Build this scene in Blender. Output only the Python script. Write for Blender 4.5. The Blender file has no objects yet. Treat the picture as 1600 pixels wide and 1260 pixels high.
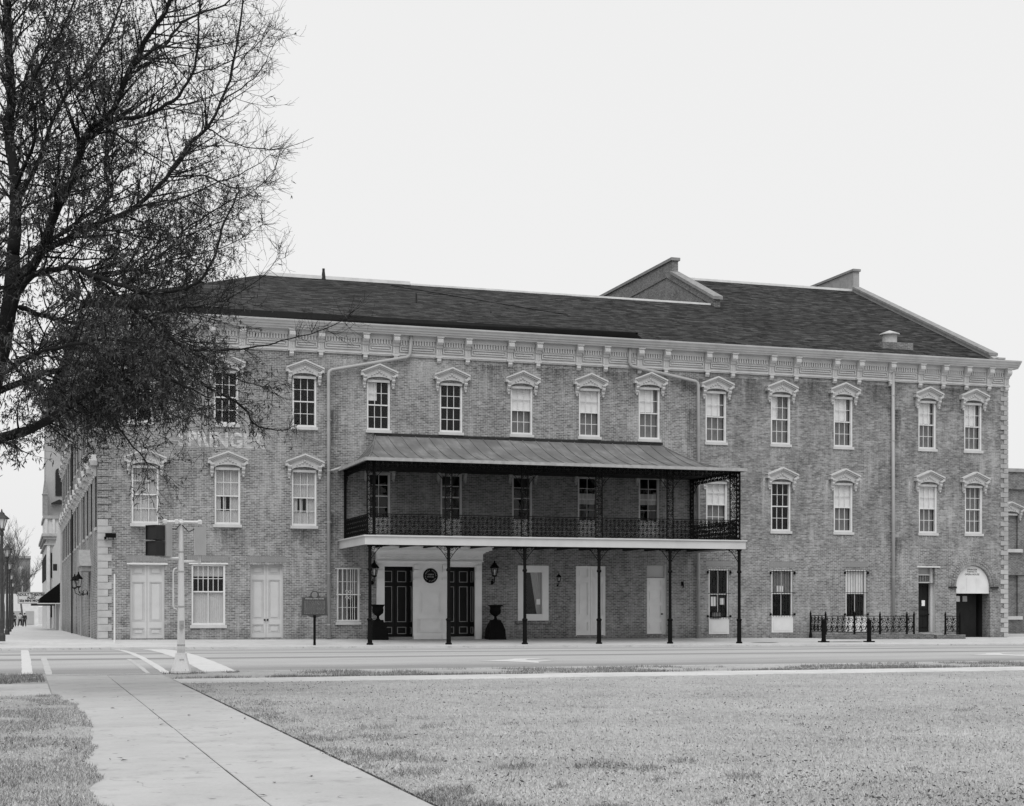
import bpy, bmesh, math, random
import numpy as np
from mathutils import Vector, Matrix

random.seed(7); rng = np.random.default_rng(7)
SC = bpy.context.scene
COL = SC.collection
R = math.radians

# ------------------------------------------------------------------ camera
YAW = R(17.86); FPX = 2390.0; CX = 800.0; HY = 946.0; EYE = 1.55
cam = bpy.data.cameras.new('camera'); camo = bpy.data.objects.new('camera', cam); COL.objects.link(camo)
camo.location = (0, 0, EYE); camo.rotation_euler = (R(90), 0, -YAW)
cam.sensor_fit = 'HORIZONTAL'; cam.sensor_width = 36.0; cam.lens = FPX / 1600 * 36
cam.shift_y = (HY - 630) / 1600.0; cam.clip_start = 0.1; cam.clip_end = 6000
SC.camera = camo

# ------------------------------------------------------------------ sky, sun, exposure
SUN_EL, SUN_AZ = R(60), R(-25)      # azimuth measured from "behind the camera", negative = from the left
w = bpy.data.worlds.new('World'); SC.world = w; w.use_nodes = True
nt = w.node_tree; nt.nodes.clear()
sky = nt.nodes.new('ShaderNodeTexSky'); sky.sky_type = 'NISHITA'; sky.sun_disc = False
sky.sun_elevation = SUN_EL; sky.sun_rotation = R(180) + SUN_AZ; sky.dust_density = 5; sky.air_density = 1.5
bw = nt.nodes.new('ShaderNodeRGBToBW')
mixs = nt.nodes.new('ShaderNodeMix'); mixs.data_type = 'FLOAT'; mixs.inputs[0].default_value = 0.88; mixs.inputs[3].default_value = 5.95
bg = nt.nodes.new('ShaderNodeBackground'); bg.inputs[1].default_value = 0.1
wo = nt.nodes.new('ShaderNodeOutputWorld')
nt.links.new(sky.outputs[0], bw.inputs[0]); nt.links.new(bw.outputs[0], mixs.inputs[2])
nt.links.new(mixs.outputs[0], bg.inputs[0]); nt.links.new(bg.outputs[0], wo.inputs[0])
sun = bpy.data.lights.new('sun', 'SUN'); sun.energy = 1.5; sun.angle = R(50); sun.color = (1, 1, 1)
suno = bpy.data.objects.new('sun', sun); COL.objects.link(suno)
sd = Vector((math.sin(SUN_AZ) * math.cos(SUN_EL), -math.cos(SUN_AZ) * math.cos(SUN_EL), math.sin(SUN_EL)))
suno.rotation_euler = sd.to_track_quat('Z', 'Y').to_euler(); suno.location = sd * 200
SC.view_settings.view_transform = 'Standard'; SC.view_settings.look = 'None'
SC.view_settings.exposure = 0.64; SC.view_settings.gamma = 1.0; SC.view_settings.use_curve_mapping = False
SC.render.engine = 'CYCLES'; SC.cycles.max_bounces = 6; SC.cycles.transparent_max_bounces = 12
SC.cycles.caustics_reflective = False; SC.cycles.caustics_refractive = False

# ------------------------------------------------------------------ survey helpers (photo pixel -> point on a known plane)
cy, sy = math.cos(YAW), math.sin(YAW)
def ray(px, py):
    r = (px - CX) / FPX
    return Vector((sy + cy * r, cy - sy * r, (HY - py) / FPX))
def onY(px, py, Y):
    d = ray(px, py); t = Y / d.y
    return Vector((d.x * t, Y, EYE + d.z * t))
def onX(px, py, X):
    d = ray(px, py); t = X / d.x
    return Vector((X, d.y * t, EYE + d.z * t))
def onZ(px, py, z):
    d = ray(px, py); t = (z - EYE) / d.z
    return Vector((d.x * t, d.y * t, z))
def cz(px, py, Z):
    d = ray(px, py)
    return Vector((d.x * Z, d.y * Z, EYE + d.z * Z))
FY = 71.0; LX = 3.4; RX = 51.2       # front plane, left and right corner of the opera house

# ------------------------------------------------------------------ mesh helpers
class MB:
    def __init__(s): s.v = []; s.f = []; s.m = []
    def add(s, vs, fs, mi=0):
        n = len(s.v); s.v += [tuple(v) for v in vs]; s.f += [tuple(i + n for i in f) for f in fs]; s.m += [mi] * len(fs); return s
    def box(s, x0, x1, y0, y1, z0, z1, mi=0):
        return s.add([(x0,y0,z0),(x1,y0,z0),(x1,y1,z0),(x0,y1,z0),(x0,y0,z1),(x1,y0,z1),(x1,y1,z1),(x0,y1,z1)],
              [(0,3,2,1),(4,5,6,7),(0,1,5,4),(1,2,6,5),(2,3,7,6),(3,0,4,7)], mi)
    def quad(s, a, b, c, d, mi=0): return s.add([a,b,c,d], [(0,1,2,3)], mi)
    def prism(s, pts, axis, a, b, mi=0):
        """closed 2-D outline pts extruded along axis ('x','y','z') from a to b"""
        def P(u, v, t): return {'x': (t,u,v), 'y': (u,t,v), 'z': (u,v,t)}[axis]
        n = len(pts); vs = [P(u,v,a) for u,v in pts] + [P(u,v,b) for u,v in pts]
        fs = [tuple(range(n))[::-1], tuple(range(n, 2*n))] + [(i,(i+1)%n,n+(i+1)%n,n+i) for i in range(n)]
        return s.add(vs, fs, mi)
    def tube(s, path, rad, n=6, cap=True, mi=0):
        path = [Vector(p) for p in path]; k = len(path)
        rads = rad if hasattr(rad, '__len__') else [rad] * k
        vs = []; up = None
        for i, p in enumerate(path):
            t = (path[min(i+1,k-1)] - path[max(i-1,0)]).normalized()
            if up is None:
                up = Vector((0,0,1)) if abs(t.z) < .9 else Vector((1,0,0))
            a = t.cross(up)
            if a.length < 1e-4: a = t.cross(Vector((0,1,0.3)))
            a.normalize(); b = a.cross(t).normalized(); up = b
            off = math.pi / n if n == 4 else 0
            for j in range(n):
                th = 2*math.pi*j/n + off
                vs.append(p + (a*math.cos(th) + b*math.sin(th)) * rads[i])
        fs = [(i*n+j, i*n+(j+1)%n, (i+1)*n+(j+1)%n, (i+1)*n+j) for i in range(k-1) for j in range(n)]
        if cap: fs += [tuple(range(n))[::-1], tuple((k-1)*n+j for j in range(n))]
        return s.add(vs, fs, mi)
    def lathe(s, prof, c=(0,0,0), n=12, mi=0, square=False):
        vs = []; k = len(prof)
        for r_, z in prof:
            for j in range(n):
                th = 2*math.pi*j/n + (math.pi/n if n == 4 else 0)
                q = r_ * (1.0 if n != 4 else math.sqrt(2))
                vs.append((c[0]+q*math.cos(th), c[1]+q*math.sin(th), c[2]+z))
        fs = [(i*n+j, i*n+(j+1)%n, (i+1)*n+(j+1)%n, (i+1)*n+j) for i in range(k-1) for j in range(n)]
        fs += [tuple(range(n))[::-1], tuple((k-1)*n+j for j in range(n))]
        return s.add(vs, fs, mi)
    def xf(s, M):
        s.v = [tuple(M @ Vector(v)) for v in s.v]; return s
    def mesh(s, name, mats, smooth=False):
        me = bpy.data.meshes.new(name); me.from_pydata(s.v, [], s.f)
        mats = mats if isinstance(mats, (list, tuple)) else [mats]
        for m in mats: me.materials.append(m)
        if len(mats) > 1: me.polygons.foreach_set('material_index', s.m)
        if smooth: me.polygons.foreach_set('use_smooth', [True]*len(s.f))
        me.update(); return me

ORG = {}
def link(name, me, parent=None, at=(0,0,0), rot=0.0):
    """link a mesh object whose own origin stands at world point `at`"""
    o = bpy.data.objects.new(name, me); COL.objects.link(o)
    at = Vector(at); ORG[o.name] = at
    if parent is not None:
        o.parent = parent; o.location = at - ORG[parent.name] if not PROT.get(parent.name) else PROT[parent.name].inverted() @ (at - ORG[parent.name])
    else: o.location = at
    o.rotation_euler = (0, 0, rot)
    if rot: PROT[o.name] = Matrix.Rotation(rot, 3, 'Z')
    return o
PROT = {}
def sub(name, me, parent, loc=(0,0,0), rot=(0,0,0), sc=None):
    """child given in its parent's local frame"""
    o = bpy.data.objects.new(name, me); COL.objects.link(o); o.parent = parent; o.location = loc; o.rotation_euler = rot
    if sc: o.scale = sc
    return o
def ob(name, mb, mat, parent=None, at=(0,0,0), smooth=False):
    return link(name, mb.mesh(name, mat, smooth), parent, at)
def thing(name, label, cat, loc, group=None, rot=0.0):
    o = bpy.data.objects.new(name, None); COL.objects.link(o); o.empty_display_size = .2
    o.location = loc; o.rotation_euler = (0,0,rot); ORG[o.name] = Vector(loc)
    if rot: PROT[o.name] = Matrix.Rotation(rot, 3, 'Z')
    tag(o, label, cat, group); return o
def tag(o, label=None, cat=None, group=None, kind=None):
    if label: o['label'] = label
    if cat: o['category'] = cat
    if group: o['group'] = group
    if kind: o['kind'] = kind
    return o
def copy_tree(o, parent=None):
    c = o.copy(); COL.objects.link(c); c.parent = parent
    for ch in list(o.children): copy_tree(ch, c)
    return c
def text_mesh(body, size, depth, mat, bold=0.0, align='CENTER', sx=1.0):
    cu = bpy.data.curves.new('lettering', 'FONT'); cu.body = body; cu.size = size; cu.extrude = depth/2; cu.offset = bold
    cu.align_x = align; cu.align_y = 'CENTER'; cu.resolution_u = 2
    to = bpy.data.objects.new('lettering', cu); COL.objects.link(to)
    me = bpy.data.meshes.new_from_object(to.evaluated_get(bpy.context.evaluated_depsgraph_get()))
    bpy.data.objects.remove(to); bpy.data.curves.remove(cu)
    me.transform(Matrix.Rotation(R(90), 4, 'X') @ Matrix.Diagonal((sx,1,1,1)))
    me.materials.clear(); me.materials.append(mat); return me

# ------------------------------------------------------------------ materials (the photograph is black and white: all greys)
class N:
    def __init__(s, name, rough=.8, spec=.3):
        s.m = bpy.data.materials.new(name); s.m.use_nodes = True; s.t = s.m.node_tree
        s.b = s.t.nodes['Principled BSDF']; s.b.inputs['Roughness'].default_value = rough
        s.b.inputs['Specular IOR Level'].default_value = spec
    def new(s, t, **k):
        n = s.t.nodes.new('ShaderNode' + t)
        for a, b in k.items(): setattr(n, a, b)
        return n
    def link(s, a, b): s.t.links.new(a, b)
    def coord(s, scale=(1,1,1), kind='Object'):
        tc = s.new('TexCoord'); mp = s.new('Mapping'); mp.inputs['Scale'].default_value = scale
        s.link(tc.outputs[kind], mp.inputs[0]); return mp.outputs[0]
    def noise(s, vec, scale=1., detail=4, rough=.6):
        n = s.new('TexNoise'); n.inputs['Scale'].default_value = scale; n.inputs['Detail'].default_value = detail
        n.inputs['Roughness'].default_value = rough; s.link(vec, n.inputs['Vector']); return n.outputs[0]
    def ramp(s, fac, stops, interp='LINEAR'):
        n = s.new('ValToRGB'); n.color_ramp.interpolation = interp; e = n.color_ramp.elements
        while len(e) < len(stops): e.new(.5)
        for i, (p, v) in enumerate(stops): e[i].position = p; e[i].color = (v, v, v, 1)
        s.link(fac, n.inputs[0]); return n.outputs[0]
    def math(s, op, a, b=None, clamp=False):
        n = s.new('Math', operation=op, use_clamp=clamp)
        for i, q in enumerate((a, b)):
            if q is None: continue
            if isinstance(q, (int, float)): n.inputs[i].default_value = q
            else: s.link(q, n.inputs[i])
        return n.outputs[0]
    def mix(s, fac, a, b):
        n = s.new('Mix'); n.data_type = 'FLOAT'
        for i, q in ((0, fac), (2, a), (3, b)):
            if isinstance(q, (int, float)): n.inputs[i].default_value = q
            else: s.link(q, n.inputs[i])
        return n.outputs[0]
    def color(s, v): s.link(v, s.b.inputs['Base Color']); return s
    def bump(s, h, strength=.4, dist=.02):
        n = s.new('Bump'); n.inputs['Strength'].default_value = strength; n.inputs['Distance'].default_value = dist
        s.link(h, n.inputs['Height']); s.link(n.outputs[0], s.b.inputs['Normal']); return s

def plain(name, v, var=.15, rough=.7, scale=3., spec=.3, fine=40., bump=.15):
    n = N(name, rough, spec); c = n.coord()
    a = n.noise(c, scale, 5); b = n.noise(c, fine, 2)
    f = n.math('ADD', n.math('MULTIPLY', a, .7), n.math('MULTIPLY', b, .3))
    n.color(n.ramp(f, [(.25, v*(1-var*1.6)), (.5, v), (.75, min(.95, v*(1+var)))]))
    if bump: n.bump(b, bump, .01)
    return n.m

def brick_mat(name, dark, light, mortar, contrast=1.0, grime=.5, streak=0.0, pale=0.0):
    n = N(name, .9, .15); tc = n.new('TexCoord'); sp = n.new('SeparateXYZ'); n.link(tc.outputs['Object'], sp.inputs[0])
    u = n.math('ADD', sp.outputs[0], sp.outputs[1]); cb = n.new('CombineXYZ'); n.link(u, cb.inputs[0]); n.link(sp.outputs[2], cb.inputs[1])
    br = n.new('TexBrick'); n.link(cb.outputs[0], br.inputs['Vector'])
    br.inputs['Scale'].default_value = 1.0; br.inputs['Brick Width'].default_value = .23; br.inputs['Row Height'].default_value = .081
    br.inputs['Mortar Size'].default_value = .009; br.inputs['Mortar Smooth'].default_value = .3; br.inputs['Bias'].default_value = 0
    br.inputs['Color1'].default_value = (dark,)*3 + (1,); br.inputs['Color2'].default_value = (light,)*3 + (1,)
    br.inputs['Mortar'].default_value = (mortar,)*3 + (1,)
    mp = n.new('Mapping'); mp.inputs['Scale'].default_value = (4.3, 12.3, 1); n.link(cb.outputs[0], mp.inputs[0])
    per = n.noise(mp.outputs[0], 1.0, 2, .8)
    big = n.noise(cb.outputs[0], .35, 6, .65); mid = n.noise(cb.outputs[0], 1.7, 5, .7)
    mp2 = n.new('Mapping'); mp2.inputs['Scale'].default_value = (1.2, 9.0, 1); n.link(cb.outputs[0], mp2.inputs[0])
    st = n.noise(mp2.outputs[0], 1.0, 4, .75)
    col = n.new('RGBToBW'); n.link(br.outputs[0], col.inputs[0])
    v = n.math('MULTIPLY', col.outputs[0], n.ramp(per, [(.25, .64), (.5, 1.0), (.72, 1.32)]))
    v = n.math('MULTIPLY', v, n.ramp(big, [(.25, 1-.55*grime), (.5, 1.0), (.75, 1.0+.35*grime)]))
    v = n.math('MULTIPLY', v, n.ramp(mid, [(.28, 1-.45*grime), (.5, 1.0), (.8, 1.12)]))
    if streak: v = n.math('MULTIPLY', v, n.ramp(st, [(.3, 1-streak), (.5, 1.0), (.7, 1+streak*.7)]))
    # damp, soot-stained courses at the foot of the wall
    zz = n.math('ADD', sp.outputs[2], n.math('MULTIPLY', mid, .8))
    v = n.math('MULTIPLY', v, n.ramp(n.math('MULTIPLY', zz, .5), [(.12, .72), (.5, 1.0)]))
    if pale:
        mp3 = n.new('Mapping'); mp3.inputs['Scale'].default_value = (2.6, .35, 1); n.link(cb.outputs[0], mp3.inputs[0])
        pl = n.noise(mp3.outputs[0], 1.0, 5, .7)
        v = n.mix(n.ramp(n.math('MULTIPLY', pl, n.math('ADD', big, .5)), [(.50, 0), (.74, pale)]), v, .42)
        mp4 = n.new('Mapping'); mp4.inputs['Scale'].default_value = (1.5, .16, 1); mp4.inputs['Location'].default_value = (7.3, 2.1, 0); n.link(cb.outputs[0], mp4.inputs[0])
        dk = n.noise(mp4.outputs[0], 1.0, 6, .75)
        v = n.math('MULTIPLY', v, n.ramp(dk, [(.30, .80), (.44, 1.0), (.8, 1.05)]))
    n.color(v); n.bump(n.math('ADD', n.math('MULTIPLY', br.outputs[1], -1.0), n.math('MULTIPLY', per, .5)), .6, .012)
    return n.m

M = {}
M['brick']  = brick_mat('brick_newer_front', .115, .245, .42, grime=.55, streak=.12, pale=.6)
M['brick2'] = brick_mat('brick_weathered', .125, .255, .29, grime=.6, streak=.38, pale=.6)
M['brickn'] = brick_mat('brick_neighbour', .11, .19, .30, grime=.5)
M['paint']  = plain('offwhite_paint', .62, .12, .55, 1.6)
M['trim']   = plain('cornice_paint', .50, .18, .6, 1.2)
M['hood']   = plain('weathered_hood_paint', .47, .22, .7, 1.4)
M['white']  = plain('white_door_paint', .78, .08, .5, 1.5)
M['lampiron'] = plain('hazed_lamp_paint', .05, .3, .6, 5, .2)  # lightened colour stands in for haze along the street
M['pale'] = plain('hazed_far_stone', .6, .15, .8, .5)  # distance haze is put into this lighter tower colour
M['farwall'] = plain('hazed_far_wall', .34, .2, .9, .3)  # grey lightened to imitate haze on the tower shaft
M['cream']  = plain('cream_paint', .50, .1, .5, 1.0)
M['quoin']  = plain('quoin_stone_painted', .40, .16, .75, 3)
M['quoin2'] = plain('quoin_stone_bare', .33, .25, .85, 4)
M['quoin3'] = plain('quoin_stone_dark', .22, .3, .85, 4)
M['iron']   = plain('black_iron', .007, .3, .7, 8, .05)
M['iron2']  = plain('worn_iron_and_reveal_shade', .022, .4, .6, 8, .2)
M['darkdoor'] = plain('dark_door_paint', .014, .3, .5, 3, .15)
M['doorline'] = plain('pale_door_moulding', .42, .12, .5, 4)
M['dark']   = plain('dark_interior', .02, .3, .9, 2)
M['fascia'] = plain('black_fascia', .012, .3, .9, 3)
M['pipe']   = plain('painted_downspout', .33, .12, .5, 1.5, .4)
M['curtain'] = plain('curtain_cloth', .44, .08, .9, 6)
M['shade']  = plain('roller_shade', .70, .1, .8, 5)
M['greyshade'] = plain('grey_shade', .16, .25, .8, 3)
M['paper']  = plain('paper', .8, .06, .8, 6)
M['ink']    = plain('ink', .05, .2, .8, 6)
M['sigmetal'] = plain('signal_paint', .62, .1, .4, 2, .5)
M['siggrey'] = plain('signal_housing', .34, .08, .4, 2, .5)
M['blackplastic'] = plain('signal_visor', .02, .2, .6, 3, .3)
M['coping'] = plain('coping_stone', .30, .25, .85, 2)
M['lead']   = plain('ridge_flashing', .62, .15, .45, 2)
M['tin']    = plain('galvanised_tin', .38, .3, .5, 2)
M['marker'] = plain('marker_bronze', .05, .3, .5, 6, .5)
M['soldier'] = plain('soldier_brick_face', .24, .3, .9, 5)
M['marktext'] = plain('marker_letters', .16, .2, .6, 9)
M['markerlt'] = plain('marker_field', .045, .25, .6, 9)
M['skin']   = plain('skin', .3, .1, .6, 9)
M['cloth1'] = plain('dark_cloth', .03, .3, .9, 9)
M['cloth2'] = plain('light_shirt', .45, .2, .9, 9)
M['cloth3'] = plain('mid_cloth', .08, .3, .9, 9)

def mk_roof():
    n = N('roof_shingles', .92, .1); tc = n.new('TexCoord'); sp = n.new('SeparateXYZ'); n.link(tc.outputs['Object'], sp.inputs[0])
    cb = n.new('CombineXYZ'); n.link(sp.outputs[0], cb.inputs[0]); n.link(sp.outputs[1], cb.inputs[1])
    br = n.new('TexBrick'); n.link(cb.outputs[0], br.inputs['Vector']); br.inputs['Scale'].default_value = 1
    br.inputs['Brick Width'].default_value = .45; br.inputs['Row Height'].default_value = .17; br.inputs['Mortar Size'].default_value = .010; br.inputs['Bias'].default_value = -.1
    br.inputs['Color1'].default_value = (.010,)*3+(1,); br.inputs['Color2'].default_value = (.050,)*3+(1,); br.inputs['Mortar'].default_value = (.02,)*3+(1,)
    mp = n.new('Mapping'); mp.inputs['Scale'].default_value = (.55, 2.4, 1); n.link(cb.outputs[0], mp.inputs[0])
    a = n.noise(mp.outputs[0], 1.5, 6, .75); b = n.noise(cb.outputs[0], .12, 4)
    col = n.new('RGBToBW'); n.link(br.outputs[0], col.inputs[0])
    v = n.math('MULTIPLY', col.outputs[0], n.ramp(a, [(.33, .5), (.5, 1.0), (.66, 1.9)]))
    v = n.math('MULTIPLY', v, n.ramp(b, [(.3, .85), (.7, 1.25)]))
    n.color(v); n.bump(n.math('ADD', br.outputs[1], n.math('MULTIPLY', a, 1.2)), .5, .02); return n.m
M['roof'] = mk_roof()
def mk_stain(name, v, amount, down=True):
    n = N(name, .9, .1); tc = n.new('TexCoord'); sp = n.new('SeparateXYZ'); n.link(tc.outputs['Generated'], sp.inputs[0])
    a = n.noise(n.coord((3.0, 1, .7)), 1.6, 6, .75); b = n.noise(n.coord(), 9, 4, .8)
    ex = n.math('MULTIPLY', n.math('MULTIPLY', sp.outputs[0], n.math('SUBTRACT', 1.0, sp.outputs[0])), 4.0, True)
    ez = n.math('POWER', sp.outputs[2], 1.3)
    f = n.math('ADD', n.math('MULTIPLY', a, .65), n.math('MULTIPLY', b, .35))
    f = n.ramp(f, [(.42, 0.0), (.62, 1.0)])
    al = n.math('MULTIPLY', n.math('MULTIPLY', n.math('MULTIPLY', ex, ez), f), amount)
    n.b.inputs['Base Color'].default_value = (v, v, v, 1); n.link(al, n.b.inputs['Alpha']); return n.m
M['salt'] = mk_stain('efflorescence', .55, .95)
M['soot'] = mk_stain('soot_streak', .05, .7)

def mk_glass():
    n = N('window_glass'); n.t.nodes.remove(n.b)
    tr = n.new('BsdfTransparent'); tr.inputs[0].default_value = (.96,.96,.96,1)
    gl = n.new('BsdfGlossy'); gl.inputs['Roughness'].default_value = .015; gl.inputs[0].default_value = (.95,.95,.95,1)
    fr = n.new('LayerWeight'); fr.inputs[0].default_value = .5
    c = n.coord(); nz = n.noise(c, 2.5, 2); bp = n.new('Bump'); bp.inputs['Strength'].default_value = .06; bp.inputs['Distance'].default_value = .05
    n.link(nz, bp.inputs['Height']); n.link(bp.outputs[0], gl.inputs['Normal']); n.link(bp.outputs[0], fr.inputs['Normal'])
    mx = n.new('MixShader'); n.link(n.math('ADD', n.math('MULTIPLY', n.math('POWER', fr.outputs[1], 5.0), .9), .026), mx.inputs[0]); n.link(tr.outputs[0], mx.inputs[1]); n.link(gl.outputs[0], mx.inputs[2])
    n.link(mx.outputs[0], n.t.nodes['Material Output'].inputs[0]); return n.m
M['glass'] = mk_glass()

def mk_canopy():
    n = N('canopy_tin', .5, .4); c = n.coord(); a = n.noise(c, .7, 6, .7)
    m2 = n.coord((3.0, .5, 1)); b = n.noise(m2, 1.2, 4)
    n.color(n.ramp(n.math('ADD', n.math('MULTIPLY', a, .6), n.math('MULTIPLY', b, .4)), [(.28, .075), (.5, .125), (.70, .24)])); n.bump(a, .2, .03); return n.m
M['canopy'] = mk_canopy()

def mk_concrete(name, lo, mid, hi, sc=.6):
    n = N(name, .9, .2); c = n.coord(); a = n.noise(c, sc, 7, .62); b = n.noise(c, 24, 4, .7); d = n.noise(c, 90, 2); e = n.noise(c, 2.3, 6, .7)
    f = n.math('ADD', n.math('MULTIPLY', a, .55), n.math('ADD', n.math('MULTIPLY', b, .26), n.math('MULTIPLY', d, .19)))
    v = n.ramp(f, [(.3, lo), (.5, mid), (.7, hi)])
    v = n.math('MULTIPLY', v, n.ramp(e, [(.30, .74), (.45, .97), (.6, 1.0), (.75, 1.07)]))
    # oily spots and hairline cracks
    sp = n.noise(c, 7.0, 3, .5); v = n.math('MULTIPLY', v, n.ramp(sp, [(.27, .55), (.34, 1.0)]))
    vo = n.new('TexVoronoi', feature='DISTANCE_TO_EDGE'); vo.inputs['Scale'].default_value = .33
    wv = n.new('VectorMath', operation='ADD'); nz = n.new('TexNoise'); nz.inputs['Scale'].default_value = 2.0; n.link(c, nz.inputs['Vector']); n.link(c, wv.inputs[0]); n.link(nz.outputs[1], wv.inputs[1]); n.link(wv.outputs[0], vo.inputs['Vector'])
    ck = n.ramp(vo.outputs['Distance'], [(.0, .45), (.004, 1.0)]); v = n.math('MULTIPLY', v, n.mix(n.ramp(a, [(.5, 0), (.56, 1)]), 1.0, ck))
    n.color(v); n.bump(n.math('ADD', b, d), .3, .004); return n.m
M['conc'] = mk_concrete('walk_concrete', .30, .375, .44)
M['conc2'] = mk_concrete('pavement_concrete', .36, .45, .54, .35)
M['kerb'] = mk_concrete('kerb_concrete', .36, .47, .55)

def mk_asphalt():
    n = N('streaked_asphalt', .85, .25); tc = n.new('TexCoord'); sp = n.new('SeparateXYZ'); n.link(tc.outputs['Object'], sp.inputs[0])
    c = n.coord((.05, 1, 1)); a = n.noise(c, .8, 5, .6); g = n.noise(n.coord(), 30, 3); k = n.noise(n.coord((.25,1,1)), .5, 5)
    y = n.math('ADD', sp.outputs[1], n.math('MULTIPLY', n.math('SUBTRACT', a, .5), .9))
    f = n.math('DIVIDE', n.math('SUBTRACT', y, 36.0), 28.0)
    stops = [(0.0,.38),(.05,.38),(.10,.29),(.17,.26),(.22,.38),(.33,.42),(.36,.38),(.372,.24),(.39,.24),(.41,.42),(.50,.43),(.525,.27),(.55,.27),(.575,.42),(.66,.40),(.69,.27),(.72,.29),(.75,.44),(.86,.32),(.95,.40)]  # lane wear, with blurred streaks of passing traffic put into the colour
    base = n.ramp(f, stops)
    v = n.math('MULTIPLY', base, n.ramp(k, [(.3,.68),(.7,.90)])); v = n.math('MULTIPLY', v, n.ramp(g, [(.25,.82),(.75,1.18)]))
    n.color(v); n.bump(g, .3, .006); return n.m
M['asphalt'] = mk_asphalt()
M['road2'] = plain('side_street_asphalt', .16, .2, .9, 1.0)

def mk_roadpaint():
    n = N('road_paint', .7, .2); c = n.coord(); a = n.noise(c, 3, 6, .75); b = n.noise(c, 30, 2)
    n.color(n.ramp(n.math('ADD', n.math('MULTIPLY', a, .7), n.math('MULTIPLY', b, .3)), [(.30, .30), (.45, .47), (.7, .53)])); return n.m
M['rpaint'] = mk_roadpaint()
M['rpaintw'] = plain('worn_road_paint', .38, .15, .8, 4)

def mk_lawn():
    n = N('dormant_lawn_soil', .95, .1); c = n.coord(); a = n.noise(c, .35, 6, .6); b = n.noise(c, 6, 5, .7); d = n.noise(c, 45, 3, .8)
    f = n.math('ADD', n.math('MULTIPLY', a, .35), n.math('ADD', n.math('MULTIPLY', b, .35), n.math('MULTIPLY', d, .3)))
    n.color(n.ramp(f, [(.34, .17), (.47, .31), (.6, .42)])); n.bump(n.math('ADD', b, d), .7, .03); return n.m
M['lawn'] = mk_lawn()
def mk_blade(name, lo, hi):
    n = N(name, .8, .2); c = n.coord(); a = n.noise(c, 14, 3, .8); b = n.noise(c, .6, 5, .65)
    n.color(n.ramp(n.math('ADD', n.math('MULTIPLY', a, .55), n.math('MULTIPLY', b, .45)), [(.34, lo), (.62, hi)])); return n.m
M['blade'] = mk_blade('dry_grass', .25, .55)
M['blade2'] = mk_blade('verge_grass', .05, .25)
M['leafdark'] = mk_blade('fallen_leaf', .03, .16)
M['bark'] = plain('bark', .02, .3, .95, 6, .1, 60, .6)
M['leaf'] = mk_blade('oak_leaf', .014, .10)
M['barebark'] = plain('far_bark', .12, .3, .95, 6, .1)
# ================================================================== THE SETTING
def roadz(X, Y):
    t = min(1, max(0, (Y-36)/28.0)); d = -.004*max(0, X-3.4)*t
    return -.03 - .22*((Y-50)/14.0)**2 + d
def farz(X, Y):
    if Y > FY and X < LX+.5: return -.009*(Y-FY)
    return -.17 + .17*(Y-64)/7.0 - .004*max(0, X-3.4) if Y <= FY else -.004*max(0, X-3.4)
def sheet(name, xs, ys, zf, mat, parent=None):
    mb = MB(); nx = len(xs)
    mb.v = [(x, y, zf(x, y)) for y in ys for x in xs]
    mb.f = [(j*nx+i, j*nx+i+1, (j+1)*nx+i+1, (j+1)*nx+i) for j in range(len(ys)-1) for i in range(nx-1)]; mb.m = [0]*len(mb.f)
    return ob(name, mb, mat, parent, smooth=True)
lin = lambda a, b, n: [a + (b-a)*i/(n-1) for i in range(n)]
g = MB(); g.quad((-2500,-800,-3.0),(3000,-800,-3.0),(3000,4500,-3.0),(-2500,4500,-3.0)); tag(ob('ground', g, M['lawn']), kind='structure')
tag(sheet('lawn', lin(-70,110,61), lin(-30,36.1,23), lambda x, y: -.012, M['lawn']), kind='structure')
road = sheet('road', lin(-160,200,181), lin(36.1,64.05,57), roadz, M['asphalt']); tag(road, kind='structure')
pave = sheet('pavement', lin(-1.4,200,101), lin(64.2,71.4,9), lambda x, y: farz(x,y), M['conc2']); tag(pave, kind='structure')
tag(sheet('side_pavement', lin(-1.4,4.4,4), lin(71.4,420,60), lambda x, y: -.009*(y-FY)-.004, M['conc2']), kind='structure')
tag(sheet('yard', lin(51,90,8), lin(71.4,100,5), lambda x, y: farz(x, 71)-.01, M['conc2']), kind='structure')
tag(sheet('side_street', lin(-30,-1.55,6), lin(64.05,420,60), lambda x, y: -.28-.009*(y-64), M['road2']), kind='structure')

def kerb(name, x0, x1, y0, y1, top, n, zf):
    mb = MB(); xs = lin(x0, x1, n+1)
    for a, b in zip(xs[:-1], xs[1:]):
        za, zb = zf(a), zf(b); c = .006
        mb.add([(a+c,y0,za-.4),(b-c,y0,zb-.4),(b-c,y1,zb-.4),(a+c,y1,za-.4),(a+c,y0+.01,za),(b-c,y0+.01,zb),(b-c,y1,zb),(a+c,y1,za)],
               [(0,3,2,1),(4,5,6,7),(0,1,5,4),(1,2,6,5),(2,3,7,6),(3,0,4,7)])
    return tag(ob(name, mb, M['kerb']), kind='structure')
kerb('kerb', 3.3, 150, 36.06, 36.22, 0, 60, lambda x: .004)
kerb('kerb', -120, .35, 36.06, 36.22, 0, 45, lambda x: .004)
kerb('kerb', .36, 3.29, 36.06, 36.22, 0, 2, lambda x: -.034)
kerb('kerb', -1.5, 200, 64.03, 64.22, 0, 80, lambda x: farz(x, 64.2)+.004)

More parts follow.
